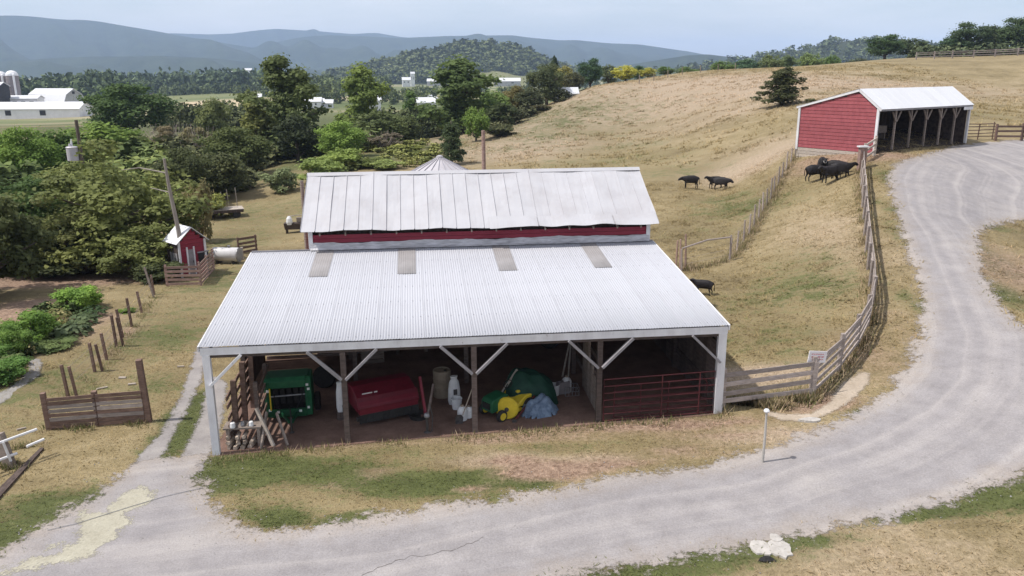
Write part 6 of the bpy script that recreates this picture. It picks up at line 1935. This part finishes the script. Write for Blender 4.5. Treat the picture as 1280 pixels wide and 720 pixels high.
BUSHES = [
 ('garden_bush', 'tall leafy row plant between the two biggest garden bushes', 18, 398, 40, 29, 'bush_near', (.065, .11, .03)),
 ('garden_bush', 'lower right shoulder bush of the tall garden clump', 54, 400, 36, 31.5, 'bush_near', (.06, .105, .03)),
 ('garden_bush', 'dark bush low in the left corner of the garden', -12, 424, 50, 28, 'bush_near', (.05, .095, .028)),
 ('garden_bush', 'small upright bush at the garden bed upper right', 112, 360, 30, 36.5, 'bush_near', (.085, .14, .035)),
 ('garden_bush', 'low leafy plant at the foot of the left-edge garden bush', 20, 470, 34, 27.2, 'bush_near', (.07, .11, .04)),
 ('leafy_bush', 'light green shrub along the lawn left of the old roof', 402, 190, 62, 80, 'bush', (.105, .14, .05)),
 ('leafy_bush', 'grey-green shrub at the lawn end near the trough', 350, 203, 44, 76, 'bush', (.085, .105, .06)),
 ('leafy_bush', 'tall light shrub under the bright tree', 428, 180, 60, 86, 'bush', (.11, .15, .045)),
 ('leafy_bush', 'dark low shrub behind the old roof left end', 470, 196, 50, 86, 'bush', (.07, .09, .03)),
 ('leafy_bush', 'round olive shrub on the grassy knoll', 507, 178, 48, 100, 'bush', (.10, .115, .035)),
 ('leafy_bush', 'small shrub on the knoll near the grain bin', 528, 187, 34, 96, 'bush', (.085, .10, .035)),
 ('leafy_bush', 'pale weedy shrub left of the grain bin', 485, 197, 40, 84, 'bush', (.12, .15, .06)),
 ('leafy_bush', 'dark shrub on the hill edge below the shadowed tree', 627, 152, 40, 112, 'bush', (.04, .046, .024)),
 ('leafy_bush', 'low shrub under the large hill-edge tree', 672, 128, 40, 136, 'bush', (.045, .045, .026)),
 ('leafy_bush', 'low bush behind the wagon stakes', 262, 236, 50, 66, 'bush', (.10, .11, .035)),
 ('leafy_bush', 'shaded bush left of the little coop', 196, 318, 60, 42.5, 'bush_near', (.04, .05, .025)),
 ('leafy_bush', 'pale grey sprawling shrub over the left tree edge', 246, 206, 40, 56, 'bush_near', (.13, .12, .07)),
 ('leafy_bush', 'shaded undergrowth bush below the dark left tree', 100, 300, 110, 45, 'bush_near', (.028, .036, .018)),
 ('twiggy_shrub', 'bare twiggy thicket right of the round dark tree', 222, 146, 50, 112, 'twiggy', BROWN),
 ('twiggy_shrub', 'second bare twiggy thicket beside the dark trees', 250, 148, 46, 104, 'twiggy', (.11, .105, .065)),
 ('twiggy_shrub', 'pale bare thicket under the round dark tree', 196, 150, 34, 120, 'twiggy', (.15, .15, .12)),
 ('twiggy_shrub', 'greyish dead brush left of the bright tree', 480, 160, 44, 104, 'twiggy', (.10, .09, .075)),
 ('garden_bush', 'tall dark green bush in the left garden', 36, 380, 58, 30.5, 'bush_near', (.07, .12, .03)),
 ('garden_bush', 'dark leafy bush at the left edge of the garden', 3, 440, 60, 26.5, 'bush_near', (.055, .105, .03)),
 ('garden_bush', 'bright green upper bush at the back of the garden', 95, 350, 54, 35.5, 'bush_near', (.10, .165, .04)),
 ('garden_bush', 'low spreading weed bed in front of the tall garden bush', 62, 424, 60, 30, 'bush_near', (.075, .105, .045)),
 ('garden_bush', 'green bush among the garden fence posts', 158, 384, 22, 35, 'bush', (.065, .105, .025)),
]
for t in BUSHES: tree(*t, cat='bush')
# big-leaved garden plants
def leafy_plant(px, py, r, n, size, col, label, h=.5):
    p = G(px, py)
    r_ = np.random.default_rng(int(px * 7 + py))
    o = thing('garden_plant', label, 'plant', V(p))
    a = r_.uniform(0, 2 * PI, n); q = r * np.sqrt(r_.random(n))
    c = np.stack([np.cos(a) * q, np.sin(a) * q, h * (.35 + .65 * r_.random(n)) * (1 - .4 * (q / r) ** 2)], -1)
    v, f = quads(c, np.stack([np.cos(a) * .5, np.sin(a) * .5, np.ones(n)], -1) + r_.normal(0, .3, (n, 3)), size * r_.uniform(.7, 1.3, n), r_, .9)
    l_ = link('foliage', np_mesh('foliage', v, f, M['leaf']), o); l_.color = (*col, 1)
    m = MB()
    for k in range(0, n, max(1, n // 12)): m.tube([(c[k][0] * .4, c[k][1] * .4, 0), tuple(c[k])], [.018, .01], 4)
    m.build('stem', M['bark'], o)
    return o
leafy_plant(90, 419, .75, 150, .26, (.13, .17, .085), 'pale big-leaved plant in the middle of the garden bed')
leafy_plant(104, 405, .6, 100, .24, (.13, .175, .08), 'pale big-leaved plant at the garden bed front right')
leafy_plant(72, 404, .6, 110, .16, (.30, .28, .12), 'yellowing plant behind the pale big-leaved ones', .7)
leafy_plant(80, 388, .4, 60, .16, (.33, .31, .14), 'upper yellowing plant below the bright garden bush', .6)
leafy_plant(118, 395, .6, 120, .16, (.07, .115, .045), 'low green plant right of the garden bed')
EDG = [G(*p) for p in ((-10, 512), (4, 502), (20, 494), (30, 482), (48, 470), (52, 455), (47, 446), (36, 450), (37, 462), (28, 472), (14, 484), (-10, 496))]
drape('garden_path', EDG, .12, .012, soil_material('grey_path', (.22, .205, .19), (.31, .29, .265), .2), .15)
p = G(37, 343)
o = MB().tube([(0, 0, -.1), (-.03, 0, 1.1)], [.08, .07], 7).build('garden_post', M['bark']); o.location = V(p)
tag(o, 'dark post standing on the bare soil under the left trees', 'post')
p = G(193, 372)
o = MB().beam((0, 0, -.1), (-.35, .1, 1.5), .08, .08, (0, 1, 0)).build('garden_post', M['wood_grey']); o.location = V(p)
tag(o, 'pale leaning post with a crook below the left trees', 'post')

# ------------------------------------------------------------------ distant woods: nobody could count these trees
def far_leaf():
    t = NT('far_foliage')
    oi = t.new('ShaderNodeObjectInfo')
    hsv = t.new('ShaderNodeHueSaturation')
    t.l.new(oi.outputs['Color'], hsv.inputs['Color'])
    t.l.new(t.math('MULTIPLY_ADD', t.attr('tone'), 1.0, .5), hsv.inputs['Value'])
    t.l.new(t.math('MULTIPLY_ADD', t.attr('tone'), -.04, .52), hsv.inputs['Hue'])
    return t.done(hsv.outputs[0], .9)
M['far_leaf'] = far_leaf()
def wood(name, label, pos, hts, colr, nq, leaf, seed, wr=(.5, .75)):
    r_ = np.random.default_rng(seed)
    temps = []
    for k in range(5):
        cl = clumps_for('round', r_)
        p, nn = clump_points(cl, nq, r_, .6)
        p[:, 2] = (p[:, 2] - .2) * 1.22
        temps.append(quads(p, nn, leaf * r_.uniform(.7, 1.4, nq), r_))
    N = len(pos)
    VV, TT = [], []
    for i in range(N):
        v, _ = temps[r_.integers(0, 5)]
        h = hts[i]; w = h * r_.uniform(*wr) / .92 * 1.25
        a = r_.uniform(0, 6.28); c, s = math.cos(a), math.sin(a)
        x = (v[:, 0] * c - v[:, 1] * s) * w; y = (v[:, 0] * s + v[:, 1] * c) * w
        VV.append(np.stack([x + pos[i][0], y + pos[i][1], v[:, 2] * h + pos[i][2] - h * .04], -1))
        tt = np.repeat(np.clip(r_.random() * .8 + r_.normal(0, .12, nq), 0, 1.2), 4)
        TT.append(tt)
    v = np.concatenate(VV); f = np.arange(len(v)).reshape(-1, 4)
    o = link(name, np_mesh(name, v, f, M['far_leaf'], dict(tone=np.concatenate(TT))))
    o.color = (colr[0] * 2.3, colr[1] * 2.1, colr[2] * 1.8, 1)
    return tag(o, label, kind='stuff')
def on_ridge(key, n, r_, tmin=.15):
    vs = RIDGE[key]; R, C, _ = vs.shape
    i = r_.uniform(tmin * (R - 5), R - 4.2, n); j = r_.uniform(0, C - 1.01, n)
    a, b = i.astype(int), j.astype(int); u, v = (i - a)[:, None], (j - b)[:, None]
    return vs[a, b] * (1 - u) * (1 - v) + vs[a + 1, b] * u * (1 - v) + vs[a, b + 1] * (1 - u) * v + vs[a + 1, b + 1] * u * v
rr = np.random.default_rng(77)
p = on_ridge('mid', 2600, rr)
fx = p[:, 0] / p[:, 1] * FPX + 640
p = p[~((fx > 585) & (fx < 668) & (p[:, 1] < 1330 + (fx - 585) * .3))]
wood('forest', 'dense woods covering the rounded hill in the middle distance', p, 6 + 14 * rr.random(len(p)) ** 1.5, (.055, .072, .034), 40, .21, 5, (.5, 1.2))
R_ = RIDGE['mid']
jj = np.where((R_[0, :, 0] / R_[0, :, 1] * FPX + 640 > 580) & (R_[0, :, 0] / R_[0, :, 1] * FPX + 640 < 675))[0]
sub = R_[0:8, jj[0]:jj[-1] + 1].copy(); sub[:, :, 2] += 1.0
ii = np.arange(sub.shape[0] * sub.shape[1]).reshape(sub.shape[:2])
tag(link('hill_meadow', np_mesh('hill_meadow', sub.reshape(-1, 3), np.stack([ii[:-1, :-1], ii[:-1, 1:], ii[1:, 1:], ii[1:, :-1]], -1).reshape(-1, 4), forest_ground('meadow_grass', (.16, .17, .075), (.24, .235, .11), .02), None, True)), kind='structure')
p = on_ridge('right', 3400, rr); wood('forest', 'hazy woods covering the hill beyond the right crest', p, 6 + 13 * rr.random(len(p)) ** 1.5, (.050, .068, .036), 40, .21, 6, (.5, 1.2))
def band(n, pxr, dr, hr, r_):
    px = r_.uniform(*pxr, n); d = r_.uniform(*dr, n)
    pos = np.array([P(a, 200, b) for a, b in zip(px, d)])
    pos[:, 2] = gz(pos[:, 0], pos[:, 1])
    return pos, r_.uniform(*hr, n)
for k, (n, pxr, dr, hr, c, lab, nq, lf) in enumerate((
    (230, (-60, 160), (600, 760), (17, 29), (.042, .062, .030), 'dark wood behind the valley farm', 150, .13),
    (150, (140, 345), (780, 1000), (14, 28), (.044, .066, .036), 'bluish tree belt beyond the tan field', 130, .13),
    (90, (205, 320), (720, 760), (6, 12), (.05, .07, .035), 'low hedge trees along the far side of the tan field', 120, .14),
    (170, (330, 490), (560, 1000), (9, 19), (.055, .075, .034), 'woods between the poplar and the wooded hill', 130, .13),
    (70, (370, 560), (440, 560), (6, 11), (.052, .07, .03), 'scattered trees round the white cottages', 160, .12),
    (60, (490, 660), (560, 800), (5, 9), (.048, .068, .034), 'trees in front of the poultry houses', 130, .13),
    (90, (440, 570), (150, 250), (5, 9), (.045, .058, .026), 'dark lower trees behind the bushes on the knoll', 260, .09),
    (70, (200, 350), (170, 260), (6, 10), (.05, .062, .03), 'lower trees behind the twiggy thickets', 220, .09),
    (120, (660, 900), (1000, 1300), (8, 14), (.05, .07, .04), 'far trees just over the field edge', 70, .16),
    (110, (850, 1120), (300, 420), (4, 7), (.04, .05, .03), 'dark brush line behind the dry crest', 120, .14),
    )):
    p, h = band(n, pxr, dr, hr, rr)
    if k == 9:
        p[:, 2] = np.array([P(200, 92, q[1])[2] - 4 for q in p])
    wood('woodland', lab, p, h, c, nq, lf, 20 + k)

# thickets and undergrowth between the trees
for k, (n, pxr, dr, hr, c, lab, nq, lf) in enumerate((
    (150, (196, 345), (76, 112), (1.6, 4.2), (.050, .058, .028), 'dark tangled undergrowth below the trees behind the wagon', 220, .10),
    (110, (325, 470), (100, 150), (1.8, 4.5), (.060, .080, .030), 'undergrowth at the feet of the poplar and the bright tree', 220, .10),
    (120, (0, 215), (66, 108), (1.8, 4.6), (.070, .095, .032), 'green thicket behind the utility pole', 220, .10),
    (60, (-20, 120), (46, 58), (1.0, 2.6), (.036, .046, .022), 'shaded scrub under the left trees', 200, .11),
    (80, (395, 545), (84, 112), (.5, 1.3), (.10, .115, .04), 'low weeds over the grassy knoll', 120, .16),
    (80, (1125, 1330), (183, 200), (1.5, 4.0), (.04, .055, .03), 'brush between the trees of the right crest', 160, .12),
    (90, (600, 720), (112, 150), (.8, 3.0), (.042, .048, .025), 'brush along the hill edge', 180, .11),
    )):
    p, h = band(n, pxr, dr, hr, rr)
    if k == 0: q_ = (p[:, 0] / p[:, 1]) < (-.34 + .0016 * (p[:, 1] - 76))
    elif k == 6: q_ = np.abs(p[:, 1] - (112 + (p[:, 0] / p[:, 1] * FPX + 640 - 600) * .36)) < 7
    else: q_ = np.ones(len(p), bool)
    wood('undergrowth', lab, p[q_], h[q_], c, nq, lf, 60 + k, (.9, 1.6))
bed = [G(*q) for q in ((-60, 505), (10, 470), (50, 440), (104, 408), (118, 378), (92, 372), (44, 396), (-20, 430))]
bx = np.array([q[0] for q in bed]); by = np.array([q[1] for q in bed])
qx = rr.uniform(bx.min(), bx.max(), 170); qy = rr.uniform(by.min(), by.max(), 170)
k_ = inside(qx, qy, bed); qx, qy = qx[k_], qy[k_]
gp_ = np.stack([qx, qy, gz(qx, qy)], -1)
wood('garden_weeds', 'mixed leafy weeds and crops filling the left garden bed', gp_, rr.uniform(.25, .75, len(gp_)), (.042, .062, .024), 120, .16, 91, (.8, 1.5))
half = len(gp_) // 7
fl = gp_[:half] + np.array([.2, .1, 0])
wood('flowering_weeds', 'pale flowering tops scattered in the left garden bed', fl, rr.uniform(.4, .9, len(fl)), (.20, .19, .10), 40, .13, 92, (.5, .8))
FLD = [P(206, 141, 395), P(306, 140, 400), P(330, 126, 560), P(206, 126, 560)]
drape('tan_field', FLD, 8, .3, soil_material('mown_field', (.40, .31, .19), (.50, .41, .27), 3.0), 4)

# ================================================================== AIR
hz = MB().box((0, 2500, (412 - 140) / 2), (26000, 19000, 412 + 140)).build('haze', None)
hz['kind'] = 'stuff'
hm = bpy.data.materials.new('haze_air'); hm.use_nodes = True
hn = hm.node_tree; hn.nodes.remove(hn.nodes['Principled BSDF'])
pv = hn.nodes.new('ShaderNodeVolumePrincipled')
pv.inputs['Color'].default_value = (.54, .70, 1.0, 1)
pv.inputs['Density'].default_value = 1.25e-4
pv.inputs['Anisotropy'].default_value = 0.0
hn.links.new(pv.outputs[0], hn.nodes['Material Output'].inputs['Volume'])
hz.data.materials.append(hm)
